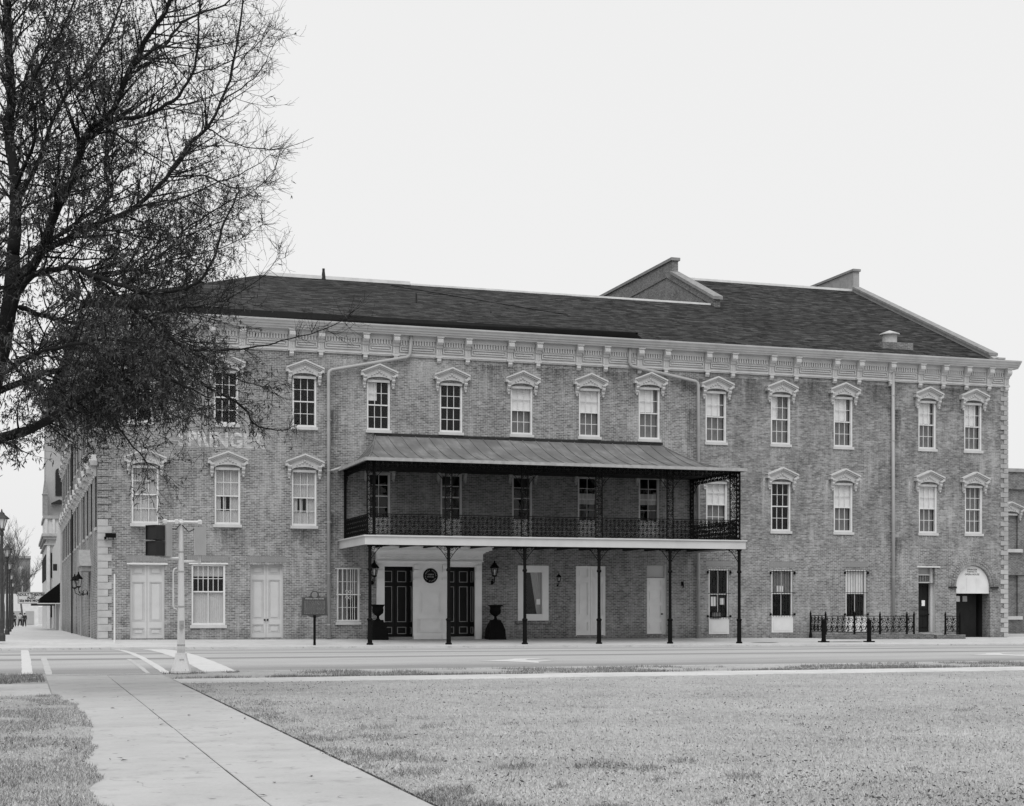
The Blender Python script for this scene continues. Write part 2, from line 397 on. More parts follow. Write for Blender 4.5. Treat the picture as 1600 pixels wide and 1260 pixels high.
# concrete walk: two columns of slabs with an open centre joint, parallel to the side street
slabs_rng = random.Random(3)
walk = ob('walk', MB().box(.57, 3.03, -8, 33.2, -.07, -.008), M['dark']); tag(walk, kind='structure')
def slab(x0, x1, y0, y1, parent, mat, z=0.0):
    b = .006; t = z + slabs_rng.uniform(-.003, .003); tilt = slabs_rng.uniform(-.003, .003)
    mb = MB(); mb.add([(x0,y0,-.07),(x1,y0,-.07),(x1,y1,-.07),(x0,y1,-.07),(x0,y0,t-b),(x1,y0,t-b),(x1,y1,t-b+tilt),(x0,y1,t-b+tilt),
             (x0+b,y0+b,t),(x1-b,y0+b,t),(x1-b,y1-b,t+tilt),(x0+b,y1-b,t+tilt)],
            [(0,3,2,1),(0,1,5,4),(1,2,6,5),(2,3,7,6),(3,0,4,7),(4,5,9,8),(5,6,10,9),(6,7,11,10),(7,4,8,11),(8,9,10,11)])
    return ob('slab', mb, mat, parent)
y = -7.0; k = 0
while y < 35.9:
    L = 1.27 if y < 30 else 1.9
    y1 = min(y + L, 36.05)
    if y1 > 35.4: y1 = 36.05
    zz = 0.0 if y < 33.5 else -.03
    slab(.55, 1.849, y+.005, y1-.005, walk, M['conc'], zz); slab(1.860, 3.05, y+.005, y1-.005, walk, M['conc'], zz)
    y = y1
cross = ob('cross_walk', MB().box(3.08, 70, 31.05, 32.75, -.07, -.009).box(-25, .53, 27.65, 31.55, -.07, -.009), M['dark']); tag(cross, kind='structure')
x = 3.07
while x < 70: slab(x+.006, min(70, x+1.75)-.006, 31.0, 32.8, cross, M['kerb'], .004); x += 1.75
x = .54
while x > -12: slab(x-1.9+.006, x-.006, 29.3, 31.6, cross, M['kerb'], .003); slab(x-1.9+.006, x-.006, 27.6, 29.29, cross, M['kerb'], .0); x -= 1.9

# painted markings, 4 mm above the crowned road
def mark(name, x0, x1, y0, y1, mat, label=None, nx=2):
    n = max(2, int((y1-y0)/.5)+1)
    mb = MB(); xs = lin(x0, x1, nx); ys = lin(y0, y1, n)
    jr = random.Random(int(x0*100)); 
    mb.v = [(xx + jr.uniform(-.012,.012), yy, roadz(xx, yy)+.006) for yy in ys for xx in xs]
    mb.f = [(j*nx+i, j*nx+i+1, (j+1)*nx+i+1, (j+1)*nx+i) for j in range(n-1) for i in range(nx-1)]; mb.m = [0]*len(mb.f)
    return tag(ob(name, mb, mat, road), kind='structure')
mark('stop_line', 4.48, 5.32, 36.6, 62.8, M['rpaint'])
mark('crossing_line', 3.42, 3.62, 36.6, 63.0, M['rpaint'])
mark('crossing_line', .06, .32, 36.6, 62.5, M['rpaint'])
mark('crossing_line', .62, .78, 36.9, 48.5, M['rpaintw'])
mark('crossing_line', 3.02, 3.14, 36.9, 46.5, M['rpaintw'])
def arrow(px, py):
    p = onZ(px, py, -.09); cxx, cyy = p.x, p.y
    # turn arrow: shaft along the lane, head turned towards the near kerb
    outl = [(1.45,1.5),(.9,1.62),(.25,1.45),(-.12,.95),(-.95,.42),(-1.25,.30),(-.55,-.05),(-.1,-.55),(.15,-1.15),(.35,-.5),(1.1,.12),(.55,.25),(.30,.55),(.55,1.05),(.95,1.2)]
    mb = MB(); mb.add([(cxx+a, cyy+b, roadz(cxx+a, cyy+b)+.007) for a, b in outl], [tuple(range(len(outl)))[::-1]])
    return tag(ob('turn_arrow', mb, M['rpaint'], road), kind='structure')
arrow(815, 1033); arrow(1572, 1023)

# ================================================================== THE OPERA HOUSE
OH = thing('opera_house', 'long three-storey brick opera house with bracketed white cornice behind the road', 'building', (LX, FY, 0))
U = lambda px, py: onY(px, py, FY)
openings = []          # (x0,x1,z0,z1) on the front wall

def cyl_quarter(n=5): return [(math.cos(t*math.pi/2/n), math.sin(t*math.pi/2/n)) for t in range(n+1)]
_hoodcache = {}
def hood_meshes():
    if _hoodcache: return _hoodcache
    # local frame: x across, outward = -y, apex at z = 0
    W = .97
    mb = MB()
    # tympanum board with an arched underside
    out = [(-.80,-.42),(0,-.10),(.80,-.42),(.80,-.74),(.60,-.74)]
    arch = [(.60*math.cos(t), -.74+.13*math.sin(t)) for t in lin(0, math.pi, 9)][1:-1]
    out += arch + [(-.60,-.74),(-.80,-.74)]
    mb.prism(out, 'y', -.16, .02)
    # raking mouldings, two steps per side, each an oblique prism
    for sgn in (-1, 1):
        for (t0, t1, d, ex) in ((0, .075, -.34, 0), (.075, .14, -.28, -.03), (.14, .20, -.20, -.06)):
            x = (W+ex)*sgn
            p = [(0,-t0),(x,-.36-t0),(x,-.36-t1),(0,-t1)]
            mb.prism(p if sgn < 0 else p[::-1], 'y', d, .02)
        mb.prism([(sgn*.97,-.36),(sgn*.74,-.58),(sgn*.97,-.58)], 'y', -.30, .02)
    # carved ornament in the tympanum
    for (a, b, r_) in ((0,-.34,.085),(-.10,-.42,.07),(.10,-.42,.07),(-.24,-.49,.055),(.24,-.49,.055),(0,-.22,.05),(-.38,-.55,.04),(.38,-.55,.04)):
        mb.lathe([(r_,0),(r_*.85,.03),(r_*.4,.06)], n=7); n = 21
        for i in range(len(mb.v)-n, len(mb.v)):
            q = mb.v[i]; mb.v[i] = (q[0]+a, -.16-q[2], q[1]+b)
    # head board under the arch
    mb.box(-.60,.60,-.06,.02,-.86,-.742)
    _hoodcache['hood'] = mb.mesh('window_hood', M['hood'])
    b = MB()
    prof = [(.0,0),(-.26,0),(-.26,-.05),(-.20,-.08),(-.24,-.16),(-.20,-.24),(-.12,-.27),(-.15,-.36),(-.10,-.44),(0,-.46)]
    b.prism([(y_, z_) for y_, z_ in prof], 'x', -.075, .075); b.prism([(0,0.0),(-.29,0.0),(-.29,.05),(0,.05)], 'x', -.10, .10)
    b.lathe([(.03,0),(.065,.05),(.05,.10)], c=(0,-.10,-.56), n=7)
    _hoodcache['bracket'] = b.mesh('hood_bracket', M['hood'])
    return _hoodcache
def hood(at, rot=0, w=1.0):
    h = hood_meshes(); o = bpy.data.objects.new('window_hood', h['hood']); COL.objects.link(o); o.parent = OH
    o.location = Vector(at) - ORG[OH.name]; o.rotation_euler = (0,0,rot); o.scale = (w, 1, 1)
    for s in (-1, 1): sub('bracket', h['bracket'], o, (s*.76, -.02, -.62))
    return o

_sashpane = {}
def window(at, w, h, cols, rows, shade='dark', rot=0, sillw=.065, simple=False, panel=0.0, rng_=random.Random(11), house=None, split=.5, fill=None):
    """double-hung window; local frame: origin at bottom centre of the opening on the wall face, outward = -y"""
    house = house or OH
    rec = .13; st = .085 if not simple else .06
    mb = MB(); x0, x1 = -w/2, w/2; zb = panel
    # box frame
    mb.box(x0, x0+st, rec-.10, rec+.06, 0, h); mb.box(x1-st, x1, rec-.10, rec+.06, 0, h)
    mb.box(x0+st, x1-st, rec-.10, rec+.06, h-st, h); mb.box(x0+st, x1-st, rec-.08, rec+.06, zb, zb+.10)
    # reveal lining; on simple windows its dark colour stands in for shade
    mb.quad((x1-.004,-.005,.0),(x1-.004,rec,.0),(x1-.004,rec,h),(x1-.004,-.005,h)); mb.quad((x0+.004,-.005,.0),(x0+.004,-.005,h),(x0+.004,rec,h),(x0+.004,rec,.0))
    gx0, gx1 = x0+st, x1-st; gz0, gz1 = zb+.10, h-st
    mid = gz0 + (gz1-gz0)*split
    mb.box(gx0, gx1, rec-.05, rec+.03, mid-.028, mid+.028)
    bar = .013
    panes = []
    for (za, zb2, nr, dy) in ((gz0, mid-.028, rows[1], .02), (mid+.028, gz1, rows[0], -.02)):
        if nr == 0: continue
        cw = (gx1-gx0)/cols; rh = (zb2-za)/nr
        for i in range(1, cols): mb.box(gx0+i*cw-bar, gx0+i*cw+bar, rec-.025+dy, rec+.012+dy, za, zb2)
        for j in range(1, nr): mb.box(gx0, gx1, rec-.022+dy, rec+.010+dy, za+j*rh-bar, za+j*rh+bar)
        for i in range(cols):
            for j in range(nr): panes.append((gx0+(i+.5)*cw, rec+dy, za+(j+.5)*rh, cw, rh))
    if panel > 0:
        mb.box(gx0, gx1, rec-.05, rec+.05, 0, zb)
        mb.box(gx0+.10, gx1-.10, rec-.075, rec-.05, .10, zb-.10)
    o = bpy.data.objects.new('window', mb.mesh('window', M['iron2'] if simple else M['paint'])); COL.objects.link(o); o.parent = house  # simple windows: near-black colour imitates the shaded reveal
    o.location = Vector(at) - ORG[house.name]; o.rotation_euler = (0,0,rot)
    if simple:
        panes = [(0, rec+.005, (gz0+gz1)/2, gx1-gx0, gz1-gz0)]
    for (px, py, pz, cw, rh) in panes:
        key = (round(cw,2), round(rh,2))
        if key not in _sashpane:
            _sashpane[key] = MB().quad((-key[0]/2-.01,0,-key[1]/2-.01),(key[0]/2+.01,0,-key[1]/2-.01),(key[0]/2+.01,0,key[1]/2+.01),(-key[0]/2-.01,0,key[1]/2+.01)).mesh('pane', M['glass'])
        p = sub('pane', _sashpane[key], o, (px, py, pz), (rng_.uniform(-.006,.006), 0, rng_.uniform(-.006,.006)))
    if sillw: sub('sill', MB().box(x0-sillw, x1+sillw, -.085 if not simple else -.07, rec-.02, -.135, -.003).mesh('sill', M['hood']), o)
    def cloth(name, a, b, z0, z1, mat, folds=10, amp=.03, dy=.075):
        n = folds*4; c = MB()
        for q in range(n+1):
            xx = a+(b-a)*q/n; yy = rec+dy+amp*math.sin(q*math.pi/2+rng_.uniform(-.4,.4))
            c.v += [(xx,yy,z0),(xx,yy,z1)]
        c.f = [(2*q,2*q+2,2*q+3,2*q+1) for q in range(n)]; c.m = [0]*n
        return sub(name, c.mesh(name, mat, True), o)
    W_ = gx1-gx0; H_ = gz1-gz0
    if shade == 'curtain':
        cloth('curtain', gx0, gx1, gz0, gz1, M['curtain'])
    elif shade == 'slits':
        cloth('curtain', gx0, gx1, mid+.02, gz1, M['curtain']); cloth('curtain', gx0, gx0+W_*.22, gz0, mid, M['curtain'], 3)
        cloth('curtain', gx0+W_*.62, gx1, gz0, mid, M['curtain'], 4); cloth('curtain', gx0+W_*.36, gx0+W_*.46, gz0, mid, M['curtain'], 2)
        cloth('curtain', gx0+W_*.22, gx0+W_*.62, gz0, gz0+H_*.22, M['curtain'], 4)
    elif shade in ('blind', 'blindpart', 'blindleft', 'blindgrey', 'patch'):
        e = {'blindpart': .80, 'blindleft': .34, 'patch': .45}.get(shade, 1.0); zl = {'patch': mid+H_*.10, 'blindpart': mid+.06}.get(shade, mid-.01+rng_.uniform(0,.05))
        cloth('roller_shade', gx0, gx0+W_*e, zl, gz1, M['shade'], 2, .004, .045)
        if shade != 'patch': cloth('grey_shade', gx0, gx1, gz0, gz1, M['greyshade'], 3, .01, .16)
    elif shade == 'midlight':
        cloth('curtain', gx0+W_*.05, gx1, mid-H_*.12, mid+H_*.14, M['curtain'], 4); 
    elif shade == 'grey':
        cloth('grey_shade', gx0, gx1, gz0, gz1, M['greyshade'], 3, .01, .16)
    return o

GY = FY + .13
def win_px(g0, g1, y0, y1, shade, cols=3, rows=(2,2), hooded=True, panel=0.0, split=.5):
    a = onY(g0, y1, GY); b = onY(g1, y0, GY)
    gx0, gx1 = a.x, b.x; mid = (g0+g1)/2; z1 = onY(mid, y0, GY).z; z0 = onY(mid, y1, GY).z
    x0, x1 = gx0-.085, gx1+.085; zb = z0-.10-panel; zt = z1+.085
    openings.append((x0, x1, zb, zt))
    o = window(((x0+x1)/2, FY, zb), x1-x0, zt-zb, cols, rows, shade, panel=panel, sillw=.0 if panel else .065, split=split)
    if hooded: hood(((x0+x1)/2, FY-.003, zt+(.74 if not 1100<g0<1110 or y0<700 else .62)), 0, (x1-x0+.52)/1.80)
    return o
# third floor
win_px(203,234,573,656.4,'dark'); win_px(336.3,368.6,583,660,'dark')
for a in ((458.7,490.8,591.6,664.6,'dark'),(574.8,605.7,597.4,669.6,'patch'),(688.4,718.6,602.6,673,'dark'),(799,828,607.4,676.4,'blind'),
          (905.5,933.5,610.8,680,'blind'),(998.7,1026.7,609,684,'blindpart'),(1103,1130.5,615,688.8,'blindpart'),(1205,1230.4,620,692,'blindleft'),
          (1303,1327.6,623.7,696,'blindpart'),(1435,1457.8,629.8,699.3,'blindpart'),(1506.4,1529.2,633,702,'blindpart')): win_px(*a)
# second floor
win_px(208,244.5,731,815,'curtain'); win_px(337.5,372,734,816.5,'slits'); win_px(457.8,491,737.8,818.7,'slits')
for a in ((577,606,742,809,'dark'),(690,718,744,811,'dark'),(801.6,827.6,747,812,'dark'),(904,930,748,813,'midlight'),(999,1026,749,814,'midlight')):
    win_px(*a, cols=2, rows=(2,2), panel=.78)
for a in ((1104,1132,752,826,'blind'),(1205,1231,756,827.3,'dark'),(1303,1327.6,757.8,829,'blind'),(1435.6,1459.4,760,830.5,'blind'),(1507.6,1530,762,831.4,'grey')): win_px(*a)

# ground-floor windows and doors
def rect_px(xa, xb, ya, yb):
    p, q, m = U(xa, yb), U(xb, ya), (xa+xb)/2
    return p.x, q.x, U(m, yb).z, U(m, ya).z
def notice(o, x, z, w, h, y=.16, lines=4, mat='paper'):
    n = sub('notice', MB().box(x-w/2, x+w/2, y-.004, y, z-h/2, z+h/2).mesh('notice', M[mat]), o)
    return n
# wide curtained window
x0,x1,z0,z1 = rect_px(299,352,882,977); openings.append((x0,x1,z0,z1))
wo_ = window(((x0+x1)/2,FY,z0), x1-x0, z1-z0, 6, (2,0), 'dark', split=.55)
W2 = x1-x0-.17
cl = MB()
def sheetcloth(o, name, a, b, za, zb, mat, folds=8, amp=.016, y=.195):
    n = folds*4; c = MB(); rr = random.Random(int(a*97)+folds)
    for q in range(n+1):
        xx = a+(b-a)*q/n; yy = y+amp*math.sin(q*math.pi/2+rr.uniform(-.4,.4)); c.v += [(xx,yy,za),(xx,yy,zb)]
    c.f = [(2*q,2*q+2,2*q+3,2*q+1) for q in range(n)]; c.m = [0]*n
    return sub(name, c.mesh(name, M[mat], True), o)
hh = z1-z0
sheetcloth(wo_, 'curtain', -W2/2, W2/2, .1, hh*.55, 'curtain', 14); sheetcloth(wo_, 'curtain', -W2/2, W2/2, hh*.80, hh-.09, 'curtain', 12, y=.22)
sub('pane', MB().quad((-W2/2,.15,.1),(-.02,.15,.1),(-.02,.15,hh*.55-.03),(-W2/2,.15,hh*.55-.03)).mesh('pane', M['glass']), wo_); sub('pane', MB().quad((.02,.15,.1),(W2/2,.15,.1),(W2/2,.15,hh*.55-.03),(.02,.15,hh*.55-.03)).mesh('pane', M['glass']), wo_)
sub('mullion', MB().box(-.02,.02,.10,.165,.1,hh-.085).mesh('mullion', M['paint']), wo_)
sub('lintel_board', MB().box(-(x1-x0)/2-.12,(x1-x0)/2+.12,-.04,.10,hh,hh+.07).mesh('lintel_board', M['paint']), wo_)
# barred window beside the entrance
x0,x1,z0,z1 = rect_px(526,562,887,972); openings.append((x0,x1,z0,z1))
wb = window(((x0+x1)/2,FY,z0), x1-x0, z1-z0, 4, (2,2), 'dark')
sheetcloth(wb, 'curtain', -.45,-.1,.1,z1-z0-.1,'greyshade',4); sheetcloth(wb, 'curtain', .05,.5,(z1-z0)*.5,z1-z0-.1,'greyshade',4)
def grille(o, w, h, mat, n=6, scroll=True, y=-.05):
    mb = MB()
    for i in range(n): 
        xx = -w/2+.06+(w-.12)*i/(n-1); mb.tube([(xx,y,.03),(xx,y,h-.03)], .014, 5)
    for zz in (.05, h*.5, h-.05): mb.box(-w/2-.05, w/2+.05, y-.012, y+.012, zz-.014, zz+.014)
    if scroll:
        for s in (-1,1):
            for dz in (-.14,.14): mb.tube([(s*(.08+.07*math.cos(t)), y-.01, h*.5+dz+.07*math.sin(t)) for t in lin(0,5.5,9)], .012, 4)
    for zz in (.05, h-.05):
        for s in (-1,1): mb.box(s*(w/2+.05)-.015, s*(w/2+.05)+.015, y, .01, zz-.02, zz+.02)
    return sub('grille', mb.mesh('grille', M[mat]), o)
grille(wb, x1-x0, z1-z0, 'paint', 6)
# large single-pane window with tied-back curtain
x0,x1,z0,z1 = rect_px(809,857,884,970); openings.append((x0,x1,z0,z1)); w_, h_ = x1-x0, z1-z0
mb = MB()
for (a,b,c,d) in ((-w_/2,-w_/2+.29,0,h_),(w_/2-.29,w_/2,0,h_),(-w_/2+.29,w_/2-.29,h_-.30,h_),(-w_/2+.29,w_/2-.29,0,.27)): mb.box(a,b,-.03,.05,c,d)
for (a,b,c,d) in ((-w_/2+.285,-w_/2+.34,.24,h_-.27),(w_/2-.34,w_/2-.285,.24,h_-.27),(-w_/2+.34,w_/2-.34,h_-.335,h_-.27),(-w_/2+.34,w_/2-.34,.24,.32)): mb.box(a,b,.0,.09,c,d)
wp = bpy.data.objects.new('window', mb.mesh('window', M['white'])); COL.objects.link(wp); wp.parent = OH; wp.location = Vector(((x0+x1)/2,FY,z0))-ORG[OH.name]
sub('pane', MB().quad((-w_/2+.3,.06,.3),(w_/2-.3,.06,.3),(w_/2-.3,.06,h_-.3),(-w_/2+.3,.06,h_-.3)).mesh('pane', M['glass']), wp)
c = MB(); n = 16
for q in range(n+1):
    t = q/n; yy = .16+.02*math.sin(q*1.6)
    c.v += [(-.10+(w_/2-.22)*t, yy, h_-.28),(.16+(w_/2-.46)*t, yy, .75),(.24+(w_/2-.58)*t, yy+.01, .3)]
c.f = [f for q in range(n) for f in ((3*q,3*q+1,3*q+4,3*q+3),(3*q+1,3*q+2,3*q+5,3*q+4))]; c.m=[0]*len(c.f)
sub('curtain', c.mesh('curtain', M['siggrey'], True), wp); notice(wp, .28, .92, .20, .27, .05)
sub('sill', MB().box(-w_/2-.12,w_/2+.14,-.12,.02,-.16,-.004).mesh('sill', M['brick']), wp)
# three windows with guard bars and a white panel below
for k,(a,b,yt,yb,yp) in enumerate(((1107,1139,889,966,991),(1205,1239,890,963,988.6),(1321,1353.6,890,963,988))):
    x0,x1,z0,z1 = rect_px(a,b,yt,yb); zp = U((a+b)/2,yp).z; openings.append((x0,x1,zp,z1))
    o = window(((x0+x1)/2,FY,zp), x1-x0, z1-zp, 2, (1,1), 'dark', sillw=0, panel=z0-zp-.08)
    w_=x1-x0; h_=z1-zp; pz=z0-zp
    sub('apron_panel', MB().box(-w_/2+.01,w_/2-.01,-.03,.12,.0,pz-.06).box(-w_/2+.12,w_/2-.12,-.045,-.03,.10,pz-.18).mesh('apron_panel', M['paint']), o)
    if k==0:
        notice(o,-.22,pz+.85,.30,.48); notice(o,.26,pz+.85,.24,.33)
        sub('air_conditioner', MB().box(-.42,.12,-.06,.5,pz+.02,pz+.30).mesh('air_conditioner', M['iron2']), o)
        for i in range(6): sub('louvre', MB().box(-.40,.10,-.075,-.06,pz+.05+i*.04,pz+.065+i*.04).mesh('louvre', M['siggrey']), o)
    if k==1:
        sheetcloth(o,'grey_shade',-w_/2+.1,w_/2-.1,h_-1.25,h_-.1,'greyshade',6)
        sub('vent_box', MB().box(-.30,.12,.1,.2,h_-1.18,h_-.84).mesh('vent_box', M['siggrey']), o)
        for i in range(4): sub('louvre', MB().box(-.26+i*.1,-.21+i*.1,.08,.1,h_-1.15,h_-.87).mesh('louvre', M['paint']), o)
    if k==2: sheetcloth(o,'curtain',-w_/2+.1,w_/2-.1,h_-1.25,h_-.1,'shade',8)
    g = MB()
    for i in range(8): xx=-w_/2+w_*(i+.5)/8; g.tube([(xx,-.10,pz-.04),(xx,-.10,h_-.03)], .011, 4)
    for zz in (pz+.06, (pz+h_)/2, h_-.10): g.box(-w_/2-.06,w_/2+.06,-.115,-.09,zz-.015,zz+.015)
    for s in (-1,1): g.box(s*(w_/2+.06)-.03,s*(w_/2+.06)+.03,-.125,.01,pz+.05,pz+.15).box(s*(w_/2+.06)-.03,s*(w_/2+.06)+.03,-.125,.01,h_-.25,h_-.12)
    sub('guard_bars', g.mesh('guard_bars', M['iron']), o)

def door(x0, x1, z0, z1, mat, leaves=2, rec=.15, rows=((.02,.13),(.19,.34),(.60,.97)), top=None, trim=None, knobs=True, lintel=None):
    """panelled door; panels as fractions of leaf height"""
    w_, h_ = x1-x0, z1-z0; lw = w_/leaves; mb = MB()
    for i in range(leaves):
        la, lb = -w_/2+i*lw+.006, -w_/2+(i+1)*lw-.006
        pa, pb = (-w_/2+i*lw+.12, -w_/2+(i+1)*lw-.12) if leaves == 2 else (-w_/2+.14, w_/2-.14)
        mb.box(la, lb, rec+.046, rec+.06, .02, h_)
        mb.box(la, pa, rec, rec+.045, .02, h_); mb.box(pb, lb, rec, rec+.045, .02, h_)
        zs_ = [.02] + [q for f0, f1 in rows for q in (f0*h_+.04, f1*h_-.01)] + [h_]
        for za_, zb_ in zip(zs_[0::2], zs_[1::2]): mb.box(pa, pb, rec, rec+.045, za_, zb_)
    mb.box(-w_/2-.001,-w_/2+.05,rec-.04,rec+.06,0,h_); mb.box(w_/2-.05,w_/2+.001,rec-.04,rec+.06,0,h_)
    o = bpy.data.objects.new('door', mb.mesh('door', M[mat])); COL.objects.link(o); o.parent = OH; o.location = Vector(((x0+x1)/2, FY, z0))-ORG[OH.name]
    sub('reveal_lining', MB().quad((w_/2-.003,0,0),(w_/2-.003,rec,0),(w_/2-.003,rec,h_),(w_/2-.003,0,h_)).quad((-w_/2+.003,0,0),(-w_/2+.003,0,h_),(-w_/2+.003,rec,h_),(-w_/2+.003,rec,0)).quad((-w_/2,0,h_-.003),(w_/2,0,h_-.003),(w_/2,rec,h_-.003),(-w_/2,rec,h_-.003)).mesh('reveal_lining', M[mat if mat!='darkdoor' else 'cream']), o)
    m2 = M[trim or mat]
    for i in range(leaves):
        a, b = -w_/2+i*lw+.13, -w_/2+(i+1)*lw-.13
        if leaves == 1: a, b = -w_/2+.15, w_/2-.15
        for (f0, f1) in rows:
            c0, c1 = f0*h_+.05, f1*h_-.02; t=.028
            # moulding frame standing proud and a fielded panel inside
            q0 = rec-.016 if trim else rec+.012; q1 = rec+.045; p = MB(); p.box(a,b,q0,q1,c0,c0+t).box(a,b,q0,q1,c1-t,c1).box(a,a+t,q0,q1,c0+t,c1-t).box(b-t,b,q0,q1,c0+t,c1-t)
            sub('panel_moulding', p.mesh('panel_moulding', m2), o)
            sub('panel', MB().box(a+.08,b-.08,rec+.02,rec+.045,c0+.08,c1-.08).mesh('panel', M[mat]), o)
    if knobs:
        for s in ((-1,1) if leaves==2 else (1,)):
            k = MB().lathe([(.02,0),(.045,.03),(.045,.06),(.02,.08)], n=8); k.v=[(v[0],-v[2],v[1]) for v in k.v]
            sub('knob', k.mesh('knob', M['iron']), o, (s*.07 if leaves==2 else w_/2-.12, rec, h_*.25 if leaves==2 else h_*.36))
    if lintel: sub('lintel_board', MB().box(-w_/2-.14,w_/2+.14,-.05,.10,h_,h_+.07).mesh('lintel_board', M['paint']), o)
    return o
R4 = ((.03,.14),(.19,.76),(.83,.98))
x0,x1,z0,z1 = rect_px(203,257,882.5,997.5); z0=min(z0,.02); openings.append((x0,x1,z0,z1)); door(x0,x1,z0,z1,'cream',rows=((.04,.15),(.22,.77),(.85,.98)),knobs=False,lintel=True)
x0,x1,z0,z1 = rect_px(391,442.5,883,997.5); openings.append((x0,x1,z0,z1)); door(x0,x1,z0,z1,'cream',rows=((.06,.19),(.25,.80),(.86,.99)),rec=.22)
x0,x1,z0,z1 = rect_px(900,946,885,993.5); openings.append((x0,x1,z0,z1)); door(x0,x1,z0,z1,'white',rows=((.06,.20),(.28,.77),(.83,.97)),rec=.06,knobs=False)
# six-panel single door with transom
x0,x1,z0,z1 = rect_px(1011,1043,884,991.5); openings.append((x0,x1,z0,z1))
o = door(x0,x1-.12,z0,z1-.62,'white',leaves=1,rows=((.05,.22),(.27,.52),(.55,.80),(.84,.97)),rec=.20)
sub('door_frame', MB().box((x1-x0-.12)/2,(x1-x0+.12)/2,.10,.24,0,z1-z0).box(-(x1-x0-.12)/2,(x1-x0-.12)/2,.14,.24,z1-z0-.60,z1-z0-.54).mesh('door_frame', M['cream']), o)
sub('transom', MB().box(-(x1-x0-.12)/2,(x1-x0-.12)/2,.2,.24,z1-z0-.54,z1-z0).mesh('transom', M['cream']), o)
# dark door with louvred transom and notice
x0,x1,z0,z1 = rect_px(1435,1461,887,988); openings.append((x0,x1,z0,z1)); w_,h_=x1-x0,z1-z0
o = door(x0,x1-.0,z0,z1-.82,'darkdoor',leaves=1,rows=((.05,.35),(.42,.95)),rec=.40)
sub('door_frame', MB().box(w_/2-.14,w_/2-.005,.22,.5,0,h_).box(-w_/2+.005,w_/2-.14,.30,.5,h_-.84,h_-.76).box(-w_/2+.005,w_/2-.14,.30,.5,h_-.42,h_-.34).mesh('door_frame', M['cream']), o)
sub('transom', MB().box(-w_/2,w_/2-.14,.38,.46,h_-.34,h_).mesh('transom', M['siggrey']), o)
sub('transom_grille', MB().box(-w_/2,w_/2-.14,.40,.46,h_-.76,h_-.42).mesh('transom_grille', M['dark']), o)
for i in range(8): sub('louvre', MB().box(-w_/2+.06+i*.1,-w_/2+.09+i*.1,.37,.40,h_-.74,h_-.44).mesh('louvre', M['siggrey']), o)
notice(o, .04, 1.55, .20, .30, .395)
sub('lintel_board', MB().box(-w_/2-.1,w_/2+.30,-.05,.1,h_,h_+.06).mesh('lintel_board', M['paint']), o)
sub('step', MB().box(-w_/2-.1,w_/2+.1,-.55,.05,-.34,-.04).mesh('step', M['coping']), o)

# arched passage with a lettered white tympanum board
ax0,ax1,_,_ = rect_px(1494,1547,884,995); azt = U(1520,884).z; asp = U(1520,917).z; ab = -.45
openings.append((ax0,ax1,ab,azt+.02)); ARCH = (ax0,ax1,ab,asp,azt)
# main entrance: two recessed pairs of dark doors in a white surround
ex0,ex1 = U(588,900).x, U(751.5,900).x; ezt = U(670,886).z
d1a,d1b = U(599.8,990).x, U(644.6,990).x; d2a,d2b = U(698.5,990).x, U(741.2,990).x; ez0 = .02
for (a,b) in ((d1a,d1b),(d2a,d2b)): openings.append((a,b,ez0,ezt))
for (a,b) in ((d1a,d1b),(d2a,d2b)):
    o = door(a,b,ez0,ezt,'darkdoor',rows=((.03,.15),(.20,.73),(.77,.95)),rec=.75,trim='doorline',knobs=False)
    w_,h_=b-a,ezt-ez0
    for c in list(o.children):
        if c.name.startswith('reveal_lining'): c.data.materials[0] = M['darkdoor']
    for (f0,f1) in ((.03,.15),(.20,.73),(.77,.95)):
        c0,c1=f0*h_+.05,f1*h_-.02; p=MB(); t=.028; xq=w_/2-.004
        for (ya,yb,za,zb) in ((.18,.62,c0,c0+t),(.18,.62,c1-t,c1),(.18,.18+t*2,c0,c1),(.62-t*2,.62,c0,c1)): p.box(xq-.018,xq,ya,yb,za,zb)
        sub('jamb_moulding', p.mesh('jamb_moulding', M['doorline']), o)
    sub('threshold', MB().box(-w_/2,w_/2,-.02,.80,-.25,.015).mesh('threshold', M['coping']), o)
ent = MB()
P = .16
ent.box(ex0, d1a, FY-P, FY+.02, -.25, ezt)              # left pilaster
ent.box(d2b, ex1, FY-P, FY+.02, -.25, ezt)
ent.box(d1b, d2a, FY-P+.05, FY+.02, -.25, ezt)
ent.box(ex0, ex1, FY-P, FY+.02, ezt, ezt+.24).box(ex0-.05, ex1+.05, FY-P-.16, FY+.02, ezt+.24, ezt+.28)           # architrave
ent.box(ex0-.04, ex1+.04, FY-P-.05, FY+.02, ezt+.28, ezt+.62)   # frieze
zc = ezt+.62
for (d, h_, e) in ((.12,.05,.05),(.24,.06,.12),(.42,.05,.22),(.60,.12,.34),(.66,.07,.40)):
    ent.box(ex0-e, ex1+e, FY-P-d, FY+.02, zc, zc+h_); zc += h_
surround = ob('entrance_surround', ent, M['white'], OH)
def esub(name, mb, mat): return link(name, mb.mesh(name, M[mat]), surround)
for xx in (ex0, d1b, d2a-.30, d2b):
    wv = .30
    for (za, zb, dd) in ((ezt-.62,ezt-.55,.07),(ezt-.24,ezt-.16,.10),(ezt-.13,ezt+.08,.15),(-.25,.12,.05)):
        esub('pilaster_block', MB().box(xx+.01, xx+wv-.01, FY-P-dd, FY-P+.06, za, zb), 'white')
fx = ex0+.10
